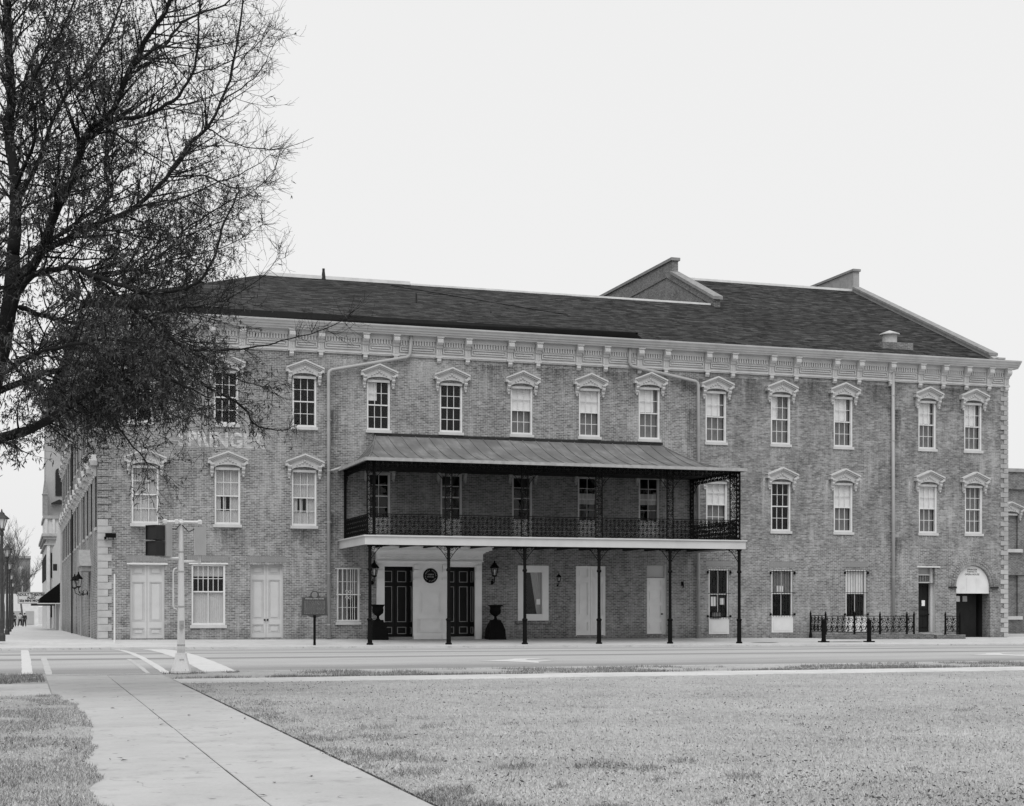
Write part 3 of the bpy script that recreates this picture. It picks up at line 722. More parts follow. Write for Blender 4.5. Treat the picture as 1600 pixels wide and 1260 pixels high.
while fx < ex1-.7:
    b = MB(); b.box(fx, fx+.62, FY-P-.075, FY-P-.05, ezt+.34, ezt+.36).box(fx, fx+.62, FY-P-.075, FY-P-.05, ezt+.54, ezt+.56)
    b.tube([(fx+.08+.46*t, FY-P-.065, ezt+.45+.05*math.sin(t*9)) for t in lin(0,1,9)], .022, 5)
    esub('frieze_scroll', b, 'white'); fx += .72
mid = (d1b+d2a)/2; z_r = U(671,900).z
pm = MB()
for (a,b,za,zb) in ((-.62,.62,.25,.95),(-.52,.52,1.15,z_r-.75)):
    t=.05
    for (q,u_) in ((0,.05),(.09,.03)): pm.box(mid+a+q,mid+b-q,FY-P+.05-u_,FY-P+.05,za+q,za+q+t).box(mid+a+q,mid+b-q,FY-P+.05-u_,FY-P+.05,zb-q-t,zb-q).box(mid+a+q,mid+a+q+t,FY-P+.05-u_,FY-P+.05,za+q+t,zb-q-t).box(mid+b-q-t,mid+b-q,FY-P+.05-u_,FY-P+.05,za+q+t,zb-q-t)
esub('panel_moulding', pm, 'white')
rd = MB().lathe([(.36,0),(.36,.03),(.33,.045),(.31,.035),(.0,.035)], n=28); rd.v = [(v[0]+mid, FY-P+.05-v[2]-.001, v[1]+z_r) for v in rd.v]
esub('roundel', rd, 'iron')
for i, ch in enumerate('SPRINGER OPERA HOUSE '):
    if ch == ' ': continue
    th = math.pi*1.25 - i*2*math.pi/21
    me = text_mesh(ch, .085, .004, M['doorline']); me.transform(Matrix.Rotation(-(th-math.pi/2), 4, 'Y'))
    link('roundel_letter', me, surround, (mid+.255*math.cos(th), FY-P+.012-.004, z_r+.255*math.sin(th)))
for j, s in enumerate(('OPERA', 'HOUSE')):
    link('roundel_letter', text_mesh(s, .10, .004, M['doorline']), surround, (mid, FY-P+.008, z_r+.055-.11*j))

# ---------------- walls
XS = U(1092, 900).x; ZS = 4.55; WT = 14.4
def wall_cells(u0, u1, z0, z1, ops, extra_u=(), extra_z=()):
    us = sorted({round(v,4) for v in [u0,u1,*extra_u] + [q for o in ops for q in o[:2]]}); zs = sorted({round(v,4) for v in [z0,z1,*extra_z] + [q for o in ops for q in o[2:4]]})
    cells = []
    for a, b in zip(us[:-1], us[1:]):
        run = None
        for c, d in zip(zs[:-1], zs[1:]):
            cu, czz = (a+b)/2, (c+d)/2
            hole = any(o[0]-1e-4 < cu < o[1]+1e-4 and o[2]-1e-4 < czz < o[3]+1e-4 for o in ops)
            if hole: run = None
            else: cells.append((a,b,c,d))
    return cells
fw = MB()
for (a,b,c,d) in wall_cells(LX, RX, -.7, WT, openings, (XS,), (ZS,)):
    fw.quad((a,FY,c),(b,FY,c),(b,FY,d),(a,FY,d), 1 if (a+b)/2 > XS and (c+d)/2 > ZS else 0)
for (a,b,c,d) in openings:
    mi = 1 if a > XS and c > ZS else 0; D = .32 if b-a < 1.8 or c > 1 else .9
    if (a,b) in ((d1a,d1b),(d2a,d2b)): D = .85
    if (a,b) == (ax0,ax1): continue
    fw.quad((a,FY,c),(a,FY,d),(a,FY+D,d),(a,FY+D,c),mi).quad((b,FY,c),(b,FY+D,c),(b,FY+D,d),(b,FY,d),mi)
    fw.quad((a,FY,d),(b,FY,d),(b,FY+D,d),(a,FY+D,d),mi).quad((a,FY,c),(a,FY+D,c),(b,FY+D,c),(b,FY,c),mi)
# arch: spandrels and the passage vault
acx = (ax0+ax1)/2; ar = (ax1-ax0)/2; ah = azt - asp
apts = [(acx-ar*math.cos(t), asp+ah*math.sin(t)) for t in lin(0, math.pi, 25)]
for (p,q) in zip(apts[:-1], apts[1:]):
    fw.quad((p[0],FY,p[1]),(q[0],FY,q[1]),(q[0],FY,azt+.02),(p[0],FY,azt+.02)); fw.quad((p[0],FY,p[1]),(p[0],FY+.7,p[1]),(q[0],FY+.7,q[1]),(q[0],FY,q[1]))
for xx in (ax0,ax1): fw.quad((xx,FY,ab),(xx,FY+.7,ab),(xx,FY+.7,asp),(xx,FY,asp))
ob('front_wall', fw, [M['brick'], M['brick2']], OH)
# projecting arch rings, each voussoir its own piece
for rr in range(3):
    for k in range(34):
        t0, t1 = math.pi*k/34+.006, math.pi*(k+1)/34-.006; r0 = .02+rr*.155; r1 = r0+.14
        q = [(acx-(ar+r0)*math.cos(t0), asp+(ah+r0)*math.sin(t0)),(acx-(ar+r0)*math.cos(t1), asp+(ah+r0)*math.sin(t1)),(acx-(ar+r1)*math.cos(t1), asp+(ah+r1)*math.sin(t1)),(acx-(ar+r1)*math.cos(t0), asp+(ah+r1)*math.sin(t0))]
        ob('voussoir', MB().prism(q, 'y', FY-.035-.015*(rr==1), FY+.01), M['brick'], OH)
for s in (-1,1): ob('impost', MB().box(acx+s*(ar+.25)-.24, acx+s*(ar+.25)+.24, FY-.09, FY+.02, asp-.10, asp), M['iron2'], OH)
tz = U(1520, 927.6).z
tb = [(acx-(ar-.01)*math.cos(t), asp+(ah-.01)*math.sin(t)) for t in lin(0, math.pi, 25)]
tymp = ob('tympanum_board', MB().prism([(ax0+.01,tz)]+tb+[(ax1-.01,tz)], 'y', FY+.10, FY+.14), M['paint'], OH)
fr = MB().box(ax0+.02,ax1-.02,FY+.075,FY+.10,tz,tz+.10)
for xx in (-.32,.28): fr.box(acx+xx-.03,acx+xx+.03,FY+.085,FY+.10,tz+.1,asp+.5)
link('batten', fr.mesh('batten', M['paint']), tymp)
for s,zz,sz,wd in (('SPRINGER',azt-.22,.135,1.05),('THEATRE CO.',azt-.34,.10,1.05),('OPERA HOUSE',azt-.48,.14,1.0)):
    link('sign_letters', text_mesh(s, sz, .006, M['ink'], .002, sx=wd), tymp, (acx, FY+.096, zz))
pas = MB(); 
for xx in (ax0,ax1): pas.quad((xx,FY+.7,-.5),(xx,FY+7,-.5),(xx,FY+7,asp),(xx,FY+.7,asp))
pas.quad((ax0,FY+7,-.5),(ax1,FY+7,-.5),(ax1,FY+7,azt),(ax0,FY+7,azt)).quad((ax0,FY+.7,azt-.3),(ax1,FY+.7,azt-.3),(ax1,FY+7,azt-.3),(ax0,FY+7,azt-.3))
pas.quad((ax0,FY+.0,-.21),(ax1,FY+.0,-.21),(ax1,FY+7,-.21),(ax0,FY+7,-.21))
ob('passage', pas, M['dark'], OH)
gate = ob('passage_door', MB().box(ax0+.02,ax1-.36,FY+.75,FY+.80,-.2,tz+.3), M['darkdoor'], OH)
for (xx,w_,m) in ((-.42,.36,'paper'),(.08,.28,'siggrey')): link('notice', MB().box(acx+xx-w_/2-.1,acx+xx+w_/2-.1,FY+.735,FY+.749,1.75,2.05).mesh('notice', M[m]), gate)
# soldier-course lintels above the ground-floor openings (every brick its own piece)
sold = {}
for (a,b,yy) in ((197,263,881),(292,358,881),(386,447,882),(1103,1143,888),(1202,1243,889),(1318,1357,889)):
    xa, xb = U(a,yy).x, U(b,yy).x; zb = U((a+b)/2, yy).z + .085; n = int((xb-xa)/.082)
    if 'm' not in sold: sold['m'] = MB().box(-.035,.035,-.006,.02,0,.30).mesh('soldier_brick', M['soldier'])
    for i in range(n):
        o = link('soldier_brick', sold['m'], OH, (xa+(i+.5)*.082, FY-random.uniform(0,.006), zb))
# faded painted name on the brick
lm = brick_mat('faded_paint_on_brick', .52, .66, .50, grime=.35)
pm_ = brick_mat('faded_band_on_brick', .19, .29, .38, grime=.3)
xa, xb = U(255,690).x, U(425,690).x; zt_, zb_ = U(340,675.5).z, U(340,702).z
ob('painted_band', MB().box(xa,xb,FY-.004,FY+.01,zb_,zt_), pm_, OH)
tm = text_mesh('SPRINGER', (zt_-zb_)*1.22, .004, lm, .03, sx=.93)
link('painted_letters', tm, OH, ((U(276,690).x+U(415,690).x)/2, FY-.008, (zt_+zb_)/2))

# side wall along the side street
SY1 = 133.0
sops = []; sidewins = []
for k in range(13):
    yc = 73.6 + 4.6*k
    for (z0,z1) in ((5.15,7.75),(9.75,11.95)): sops.append((yc-.62, yc+.62, z0, z1)); sidewins.append((yc,z0,z1))
sdoors = [(72.0,73.3,-.1,3.5),(78.8,81.4,-.2,3.3),(90,91.4,-.2,3.1),(98,100,-.3,3.0),(107,109,-.3,3.0)]
sops += sdoors
sw = MB()
for (a,b,c,d) in wall_cells(FY, SY1, -1.6, WT, sops): sw.quad((LX,b,c),(LX,a,c),(LX,a,d),(LX,b,d))
for (a,b,c,d) in sops:
    D=.3
    sw.quad((LX,a,c),(LX,a,d),(LX+D,a,d),(LX+D,a,c)).quad((LX,b,c),(LX+D,b,c),(LX+D,b,d),(LX,b,d)).quad((LX,a,d),(LX,b,d),(LX+D,b,d),(LX+D,a,d)).quad((LX,a,c),(LX+D,a,c),(LX+D,b,c),(LX,b,c))
ob('side_wall', sw, M['brick'], OH)
for (yc,z0,z1) in sidewins:
    window((LX,yc,z0), 1.24, z1-z0, 2, (1,1), 'dark', rot=-math.pi/2, simple=True)
    hood((LX-.003,yc,z1+.80), -math.pi/2, 1.03)
for k,(a,b,c,d) in enumerate(sdoors):
    o = ob('side_door', MB().box(LX+.16,LX+.22,a,b,c,d), M['darkdoor'] if k in (0,) else M['greyshade'], OH)
    link('door_frame', MB().box(LX+.08,LX+.16,a,a+.1,c,d).box(LX+.08,LX+.16,b-.1,b,c,d).box(LX+.08,LX+.16,a+.1,b-.1,d-.1,d).mesh('door_frame', M['cream']), o)
# gabled door hood over the side entrance
ob('side_door_hood', MB().prism([(78.4,3.5),(80.1,4.35),(81.8,3.5)], 'x', LX-.55, LX+.02).box(LX-.45,LX+.02,78.5,81.7,3.25,3.5), M['quoin2'], OH)
ob('downspout', MB().tube([(LX-.10,88.6,-.2),(LX-.10,88.6,14)], .06, 6), M['pipe'], OH)
ob('downspout', MB().tube([(LX-.10,104.6,-.3),(LX-.10,104.6,14)], .06, 6), M['iron2'], OH)
# right, rear and inner walls
rw = MB().add([(RX,FY,-.9),(RX,99,-.9),(RX,99,21.6),(RX,86.5,21.7),(RX,FY,14.5)], [(0,1,2,3,4)])
ob('gable_wall', rw, M['brick2'], OH)
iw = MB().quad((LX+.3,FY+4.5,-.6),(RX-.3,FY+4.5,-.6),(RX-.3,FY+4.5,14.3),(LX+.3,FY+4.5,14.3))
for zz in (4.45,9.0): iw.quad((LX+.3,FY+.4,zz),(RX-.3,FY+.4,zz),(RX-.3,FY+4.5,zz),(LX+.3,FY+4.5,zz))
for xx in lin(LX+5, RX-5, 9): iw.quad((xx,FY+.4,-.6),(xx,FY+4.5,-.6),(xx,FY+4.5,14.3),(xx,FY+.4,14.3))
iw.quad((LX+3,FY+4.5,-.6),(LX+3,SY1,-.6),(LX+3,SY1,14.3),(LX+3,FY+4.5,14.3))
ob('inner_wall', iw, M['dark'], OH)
bk = MB().quad((LX,SY1,-1.6),(RX,SY1,-1.6),(RX,SY1,14.4),(LX,SY1,14.4)).quad((RX,99,-1),(RX,SY1,-1),(RX,SY1,14.4),(RX,99,14.4))
ob('rear_wall', bk, M['brick2'], OH)
ob('flat_roof', MB().quad((LX,89.5,14.38),(RX,89.5,14.38),(RX,SY1,14.38),(LX,SY1,14.38)), M['roof'], OH)

# ---------------- quoins
for side in ('l','r'):
    pitch = .315 if side=='l' else .262; k = 0; z = -.25 if side=='l' else -.45
    while z < 13.3:
        long = k % 2 == 0
        if side=='l':
            m = M['quoin'] if z < 5.25 else M['brick']
            w_ = .56 if long else .40; gap=.02
            ob('quoin', MB().box(LX-.045,LX+w_,FY-.045,FY+ (.40 if long else .56),z+gap/2+(.03 if z>5.25 else 0),z+pitch-gap/2), m, OH)
        else:
            m = M['quoin'] if z < 3.6 else M['quoin2']
            w_ = .44 if long else .22
            ob('quoin', MB().box(RX-w_,RX+.045,FY-.045,FY+(.22 if long else .44),z+.012,z+pitch-.012), m, OH)
        z += pitch; k += 1

# ---------------- cornice
CZ0, CZ1, CZ2 = 13.43, 14.37, 14.76
crown = [(.02,CZ1),(-.42,CZ1),(-.44,CZ1+.07),(-.52,CZ1+.09),(-.53,CZ1+.16),(-.60,CZ1+.18),(-.64,CZ1+.25),(-.72,CZ1+.32),(-.74,CZ2),(.02,CZ2)]
cb = MB(); 
cb.prism([(FY+a, z) for a, z in crown], 'x', LX-.7, RX+.42)
cor = ob('cornice', cb, M['trim'], OH)
def csub(name, mb, mat='trim'): return link(name, mb.mesh(name, M[mat]), cor)
csub('side_crown', MB().prism([(LX+a, z) for a, z in [(.02,CZ1),(-.42,CZ1),(-.5,CZ1+.1),(-.66,CZ2-.003),(.02,CZ2-.003)]], 'y', FY+.03, SY1))
csub('side_frieze', MB().box(LX-.05, LX+.02, FY+.05, SY1, CZ0, CZ1))
csub('right_return', MB().prism([(RX+.02,CZ1-.002),(RX+.22,CZ1-.002),(RX+.32,CZ1+.12),(RX+.40,CZ2-.003),(RX+.02,CZ2-.003)], 'y', FY+.03, FY+.9))
csub('frieze_board', MB().box(LX-.05, RX+.05, FY-.05, FY+.02, CZ0+.10, CZ1))
csub('architrave', MB().box(LX-.08, RX+.08, FY-.11, FY+.02, CZ0+.02, CZ0+.10).box(LX-.06, RX+.06, FY-.075, FY+.02, CZ0-.04, CZ0+.02))
csub('bed_mould', MB().box(LX-.06, RX+.06, FY-.09, FY-.05, CZ1-.47, CZ1-.43).box(LX-.06, RX+.06, FY-.13, FY-.05, CZ1-.06, CZ1))
bpx = [160,202,248,310,330,378,455,500.7,570,617.5,685,729.6,796,839.6,903,945,998,1039,1103.6,1143.5,1204,1242.5,1302.6,1340.6,1390,1436,1472,1508,1543.5,1566]
bxs = [U(p,540).x for p in bpx]; bxs[0] = LX+.15; bxs[-1] = RX-.12
bp = [(0,0),(-.40,0),(-.40,-.05),(-.36,-.08),(-.40,-.16),(-.39,-.27),(-.30,-.37),(-.20,-.41),(-.16,-.50),(-.09,-.54),(-.09,-.88),(0,-.88)]
bm_ = MB(); bm_.prism(bp, 'x', -.14, .14)
for sx_ in (-.085,0,.085): bm_.box(sx_-.022, sx_+.022, -.115, -.09, -.86, -.56)
bm_.prism([(0,0),(-.43,0),(-.43,-.045),(0,-.045)], 'x', -.17, .17)
bm_.box(-.17,.17,-.14,0,-.97,-.88)
bm_.prism([(0,-.97),(-.14,-.97),(-.12,-1.04),(-.14,-1.10),(-.06,-1.20),(0,-1.22)], 'x', -.10, .10); 
bme = bm_.mesh('bracket', M['trim'])
for xx in bxs: link('bracket', bme, cor, (xx, FY-.05, CZ1-.003))
for k in range(14): link('bracket', bme, cor, (LX-.05, FY+2.3+4.4*k, CZ1-.003), -math.pi/2)
dent = MB()
for a, b in zip(bxs[:-1], bxs[1:]):
    xa, xb = a+.20, b-.20
    if xb-xa < .35: continue
    n = max(2, round((xb-xa)/.135)); s = (xb-xa)/n
    for i in range(n): dent.prism([(xa+i*s+.014,CZ1-.43),(xa+i*s+.014,CZ1-.27),(xa+(i+.5)*s,CZ1-.20),(xa+(i+1)*s-.014,CZ1-.27),(xa+(i+1)*s-.014,CZ1-.43)] if False else
        [(xa+i*s+.030,CZ1-.43),(xa+i*s+.030,CZ1-.22),(xa+(i+1)*s-.030,CZ1-.22),(xa+(i+1)*s-.030,CZ1-.43)], 'y', FY-.13, FY-.045)
    dent.box(xa-.04, xb+.04, FY-.135, FY-.05, CZ1-.22, CZ1-.06)
    # raised panel with a deep groove round it
    za, zb = CZ0+.18, CZ1-.50; g_ = .06
    p = MB(); p.box(xa, xb, FY-.13, FY-.05, zb-.04, zb).box(xa, xb, FY-.13, FY-.05, za, za+.04).box(xa, xa+.04, FY-.13, FY-.05, za+.04, zb-.04).box(xb-.04, xb, FY-.13, FY-.05, za+.04, zb-.04)
    csub('panel_frame', p)
    pn = MB().box(xa+.04+g_, xb-.04-g_, FY-.12, FY-.05, za+.04+g_, zb-.04-g_)
    nn = int((xb-xa-.3)/.14)
    for i in range(nn): pn.box((xa+xb)/2+(i-(nn-1)/2)*.14-.03, (xa+xb)/2+(i-(nn-1)/2)*.14+.03, FY-.14, FY-.12, (za+zb)/2-.03, (za+zb)/2+.03)
    csub('frieze_panel', pn)
d = csub('dentil_row', dent); d['kind'] = 'stuff'

# ---------------- downspouts
def spout(pts, off=.13, r_=.085):
    path = [Vector((U(a,b).x, FY-off, U(a,b).z)) for a,b in pts]
    sm = [path[0]]
    for i in range(1, len(path)-1):
        p, q, s = path[i-1], path[i], path[i+1]
        sm += [q+(p-q).normalized()*.16, q+(p-q).normalized()*.05+(s-q).normalized()*.05, q+(s-q).normalized()*.16]
    sm.append(path[-1])
    o = ob('downspout', MB().tube(sm, r_, 10), M['pipe'], OH, smooth=True)
    z = sm[-1].z + .6
    while z < sm[-2].z-.3:
        link('pipe_strap', MB().tube([(sm[-1].x,FY-off,z),(sm[-1].x,FY-off,z+.05)], r_*1.18, 10).box(sm[-1].x-.16,sm[-1].x+.16,FY-.03,FY+.01,z,z+.05).mesh('pipe_strap', M['pipe']), o); z += 2.4
spout([(641,524),(638.5,559),(512,580),(512.5,997)], .22)
spout([(982,543),(981,573),(1088,598),(1088.5,997)], .22)
spout([(1393,566),(1393.5,991)], .15, .09)
ob('downspout', MB().tube([(onY(517,742,70.8).x, FY-.12, 7.85),(onY(533,738,70.8).x, FY-.3, 8.0)], .06, 8), M['pipe'], OH)

# ---------------- roofs
def rl(Y): return 15.15 + .3845*(Y-70.7)
def rr_(Y): return 15.15 + .4486*(Y-72.1)
rm = MB(); A=(29.4,70.7,15.15); B=(37.9,80.4,18.88); C=(29.4,71.2,rr_(71.2)); B0=(29.4,80.4,18.88)
rm.add([(2.6,70.7,15.15),A,B0,(12.1,80.4,18.88)],[(0,1,2,3)]); rm.add([A,C,B0],[(0,1,2)])
rm.add([(2.6,70.7,15.15),(12.1,80.4,18.88),(2.6,90,15.15)],[(0,1,2)]); rm.add([(12.1,80.4,18.88),B,(37.9,90,15.15),(2.6,90,15.15)],[(0,1,2,3)])
rm.add([C,(RX-.2,71.2,rr_(71.2)),(RX-.2,86.7,rr_(86.7)),(37.9,86.7,rr_(86.7)),B,B0],[(0,1,2,3,4,5)])
rm.quad((37.9,86.7,rr_(86.7)),(RX-.2,86.7,rr_(86.7)),(RX-.2,99,rr_(86.7)-.2),(37.9,99,rr_(86.7)-.2))
roof = ob('roof', rm, M['roof'], OH)
def rsub(name, mb, mat, smooth=False): return link(name, mb.mesh(name, M[mat], smooth), roof)
rsub('fascia', MB().add([(2.6,70.68,15.14),(29.2,70.68,15.14),(29.9,70.95,14.80),(2.6,70.68,14.75)],[(3,2,1,0)]).add([(2.6,70.68,15.14),(2.6,70.68,14.75),(2.6,89,14.75),(2.6,89,15.14)],[(0,1,2,3)]), 'fascia')
rsub('soffit', MB().quad((2.6,70.7,14.78),(29.8,70.7,14.78),(29.8,71.2,14.78),(2.6,71.2,14.78)), 'fascia')
rsub('ridge_cap', MB().box(12.0,onY(640,445,80.4).x,80.25,80.55,18.84,19.02), 'lead')
rsub('ridge_cap', MB().box(onY(640,445,80.4).x+.02,37.9,80.28,80.52,18.82,18.93), 'lead')
rsub('ridge_cap', MB().box(38.2,RX-.3,86.55,86.85,rr_(86.7)-.05,rr_(86.7)+.09), 'lead')
# brick party wall rising through the roof
pw = ob('party_wall', MB().prism([(80.0,14.6),(80.0,19.15),(85.9,21.75),(85.9,22.6),(98,22.6),(98,14.6)], 'x', 37.95, 38.35), M['brickn'], OH)
link('coping', MB().prism([(79.85,19.10),(79.85,19.28),(86.0,21.98),(86.0,21.80)], 'x', 37.85, 38.45).mesh('coping', M['quoin3']), pw)
link('coping', MB().box(37.85,38.45,85.8,98.1,22.6,22.78).mesh('coping', M['quoin3']), pw)
gp = ob('gable_parapet', MB().prism([(71.5,14.7),(71.5,15.0),(72.0,15.30),(86.4,21.78),(86.4,22.9),(92.2,22.9),(92.2,21.3),(86.4,21.3)], 'x', RX-.42, RX-.002), M['coping'], OH)
link('coping', MB().prism([(71.9,15.27),(71.9,15.42),(86.4,21.93),(86.4,21.80)], 'x', RX-.50, RX+.06).mesh('coping', M['quoin3']), gp)
link('coping', MB().box(RX-.50,RX+.06,86.3,92.3,22.9,23.05).mesh('coping', M['quoin3']), gp)
ob('parapet_block', MB().box(RX-.9,RX-.1,FY+.1,FY+.7,CZ2,CZ2+.16).box(RX-.55,RX-.1,FY+.0,FY+.5,CZ2+.16,CZ2+.26), M['coping'], OH)
def pipe_at(px, yt, yb, Y, r_):
    p, q = onY(px,yt,Y), onY(px,yb,Y); rsub('vent_pipe', MB().lathe([(r_*2.2,q.z-p.z-.3),(r_*1.1,q.z-p.z+.25),(r_,q.z-p.z+.3),(r_,0)], c=(p.x,Y,p.z), n=8), 'iron2')
pipe_at(505.5,420,433,80.3,.07); pipe_at(650.5,459,484,75.0,.045); pipe_at(767,487,497,73.6,.04)
# cable lying slack on the slope
rsub('roof_cable', MB().tube([(onY(660+i*40,455+i*8.2,73).x+0, 79.6-i*.9, rl(79.6-i*.9)+.03) for i in range(7)], .018, 4), 'iron')
# round metal roof vent on a low brick curb near the eave
vc = onY(1390,540,73.5); vz = rr_(73.5)
rsub('vent_curb', MB().box(vc.x-.8,vc.x+1.1,72.9,74.2,vz-.6,vz+.10), 'brickn')
rsub('roof_vent', MB().lathe([(.40,-.1),(.40,.52),(.56,.54),(.54,.60),(.0,.80)], c=(vc.x,73.5,vz+.05), n=14), 'tin')
rsub('gutter', MB().box(30.6,RX+.2,70.62,71.15,CZ2,CZ2+.05), 'tin')

# ---------------- weather stains on the brick
def stain(px, py, w_, h_, mat):
    p = U(px, py); z1 = p.z
    me = MB().quad((-w_/2,0,-h_),(w_/2,0,-h_),(w_/2,0,0),(-w_/2,0,0)).mesh('stain', M[mat]); link('stain', me, OH, (p.x, FY-.004, z1))
for px, py in ((1219,836),(1317,837),(1448,838),(1520,839)): stain(px, py, 1.9, .8, 'salt')
for px, py in ((1219,699),(1317,702),(1448,706),(1520,708),(1118,696)): stain(px, py, 1.7, .6, 'salt')
for px, py in ((1245,745),(1346,748),(1293,750),(1422,752),(1195,745)): stain(px, py, .5, 2.6, 'salt')
for px, py in ((226,825),(355,827),(475,829),(477,674),(591,678),(705,681)): stain(px, py, 1.7, 1.3, 'soot')
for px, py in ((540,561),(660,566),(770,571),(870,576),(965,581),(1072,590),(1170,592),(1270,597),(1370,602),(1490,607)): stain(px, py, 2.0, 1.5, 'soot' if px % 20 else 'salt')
for px, py in ((521,640),(1079,640),(1402,640),(521,800),(1402,840)): stain(px, py, .7, 5.0, 'soot')
# ================================================================== CAST-IRON BALCONY
BY = 65.5; BZ0, BZ1 = 4.20, 4.62; CE, CT = 7.95, 9.58
pxs = [578,701,820,936,1047,1155]; PX = [onY(p,1007,BY).x for p in pxs]
BL, BR = PX[0]-.12, PX[-1]+.12
BAL = thing('iron_balcony', 'cast-iron lacework balcony with flared tin canopy over the entrance pavement', 'balcony', ((BL+BR)/2, BY, farz(20,65.5)))
fl = MB(); fl.box(BL-.1,BR+.1,BY-.12,FY-.16,BZ1-.10,BZ1-.02); ob('floor', fl, M['iron2'], BAL)
ob('fascia', MB().box(BL-.14,BR+.14,BY-.16,BY-.10,BZ0,BZ1-.06).box(BL-.20,BR+.20,BY-.22,BY-.10,BZ1-.06,BZ1).box(BL-.14,BL-.08,BY-.10,FY-.02,BZ0,BZ1-.06).box(BL-.2,BL-.08,BY-.10,FY-.02,BZ1-.06,BZ1).box(BR+.08,BR+.14,BY-.10,FY-.02,BZ0,BZ1-.06).box(BR+.08,BR+.2,BY-.10,FY-.02,BZ1-.06,BZ1), M['cream'], BAL)
for xx in lin(BL+.3, BR-.3, 16): ob('joist', MB().box(xx-.05,xx+.05,BY-.1,FY-.02,BZ0+.05,BZ1-.10), M['iron2'], BAL)
def postmesh(h):
    mb = MB(); mb.lathe([(.15,0),(.15,.06),(.105,.09),(.10,1.05),(.13,1.08),(.13,1.13),(.075,1.18),(.07,h-1.15),(.11,h-1.12),(.11,h-1.06),(.075,h-1.0),(.075,h-.12),(.12,h-.08),(.12,h)], n=10)
    return mb
def spiral(cx_, cz_, r0, turns, a0, sgn=1, n=11):
    return [(cx_+r0*(1-.75*t)*math.cos(a0+sgn*t*turns*2*math.pi), 0, cz_+r0*(1-.75*t)*math.sin(a0+sgn*t*turns*2*math.pi)) for t in lin(0,1,n)]
def lace(mb, x0, z0, w, h, wd=.013, flip=1):
    """one tile of foliate scrollwork in the xz plane"""
    cx_ = x0+w/2; e = min(w, h)
    nr = max(2, round(h/(w*1.05))); s = h/nr
    for j in range(nr):
        zc_ = z0+s*(j+.5); r_ = min(w*.44, s*.46); q = flip if j%2==0 else -flip
        mb.tube(spiral(cx_-q*w*.05, zc_, r_, 1.35, math.pi*(.5 if q>0 else -.5), q), wd, 4)
        mb.tube([(cx_+q*w*.42,0,zc_-s*.48),(cx_+q*w*.22,0,zc_-s*.18),(cx_+q*w*.46,0,zc_+s*.1),(cx_+q*w*.25,0,zc_+s*.46)], wd*.9, 4)
        mb.add([(cx_+q*w*.30,-.006,zc_),(cx_+q*w*.46,0,zc_+s*.16),(cx_+q*w*.30,.006,zc_+s*.30),(cx_+q*w*.2,0,zc_+s*.14)], [(0,1,2,3)])
        mb.add([(cx_-q*w*.46,-.006,zc_-s*.4),(cx_-q*w*.30,0,zc_-s*.46),(cx_-q*w*.26,.006,zc_-s*.25),(cx_-q*w*.44,0,zc_-s*.2)], [(0,1,2,3)])
def rail(w, h, ntile):
    mb = MB(); tw = w/ntile
    mb.box(-w/2,w/2,-.03,.03,h-.035,h).box(-w/2,w/2,-.02,.02,.05,.08)
    for i in range(ntile): lace(mb, -w/2+i*tw, .08, tw, h-.13, .0155, 1 if i%2 else -1)
    for i in range(ntile+1): mb.box(-w/2+i*tw-.007,-w/2+i*tw+.007,-.01,.01,.06,h-.03)
    return mb
RH = .95
_rc = {}
def addrail(x0, x1, y0, y1, z, h, tile=.20):
    w_ = math.hypot(x1-x0, y1-y0); key = (round(w_,1), h)
    if key not in _rc: _rc[key] = rail(w_, h, max(2, round(w_/tile))).mesh('railing_panel', M['iron'])
    return link('railing_panel', _rc[key], BAL, ((x0+x1)/2,(y0+y1)/2,z), math.atan2(y1-y0, x1-x0))
def lattice(mb, w, h):
    for s in (-1,1): mb.box(s*w/2-.022, s*w/2+.022, -.03, .03, 0, h)
    n = max(3, round(h/.42))
    for i in range(n): lace(mb, -w/2+.02, h*i/n, w-.04, h/n, .018, 1 if i%2 else -1)
    mb.box(-w/2-.03,w/2+.03,-.05,.05,0,.06).box(-w/2-.03,w/2+.03,-.05,.05,h-.06,h)
uh = CE-.05-BZ1
lat = MB(); lattice(lat, .30, uh); latm = lat.mesh('lattice_post', M['iron'])
latc = MB(); lattice(latc, .34, uh); l2 = MB(); lattice(l2, .34, uh); l2.xf(Matrix.Translation((.17,.17,0)) @ Matrix.Rotation(math.pi/2,4,'Z')); latc.add(l2.v, l2.f)
latcm = latc.mesh('corner_lattice_post', M['iron'])
for i, xx in enumerate(PX):
    gz = farz(xx, BY); pm_mesh = postmesh(BZ0-gz).mesh('post', M['iron'], False)
    po = link('post', pm_mesh, BAL, (xx, BY, gz))
    # lacework spandrels under the floor
    for s in (-1, 1):
        if (i==0 and s<0) or (i==len(PX)-1 and s>0): continue
        sp_ = MB()
        for (a,b,r_) in ((.16,-.14,.11),(.36,-.10,.08),(.14,-.40,.09),(.52,-.07,.055)): sp_.tube([(s*q[0],q[1],q[2]) for q in spiral(a,b,r_,1.3,1.0)], .015, 4)
        sp_.tube([(s*(.05+.62*t),0,-.62*(1-t)**1.7) for t in lin(0,1,9)], .018, 4); sp_.box(min(s*.05,s*.7),max(s*.05,s*.7),-.015,.015,-.03,0)
        if i in (1,5,0) or True: link('spandrel', sp_.mesh('spandrel', M['iron']), BAL, (xx,BY,BZ0-.01))
    if i in (0, len(PX)-1):
        o = link('corner_lattice_post', latcm, BAL, (xx+(.05 if i==0 else -.05), BY, BZ1), 0.0 if i==0 else math.pi/2)
    else: link('lattice_post', latm, BAL, (xx, BY, BZ1))
for a, b in zip(PX[:-1], PX[1:]): addrail(a+.17, b-.17, BY, BY, BZ1, RH)
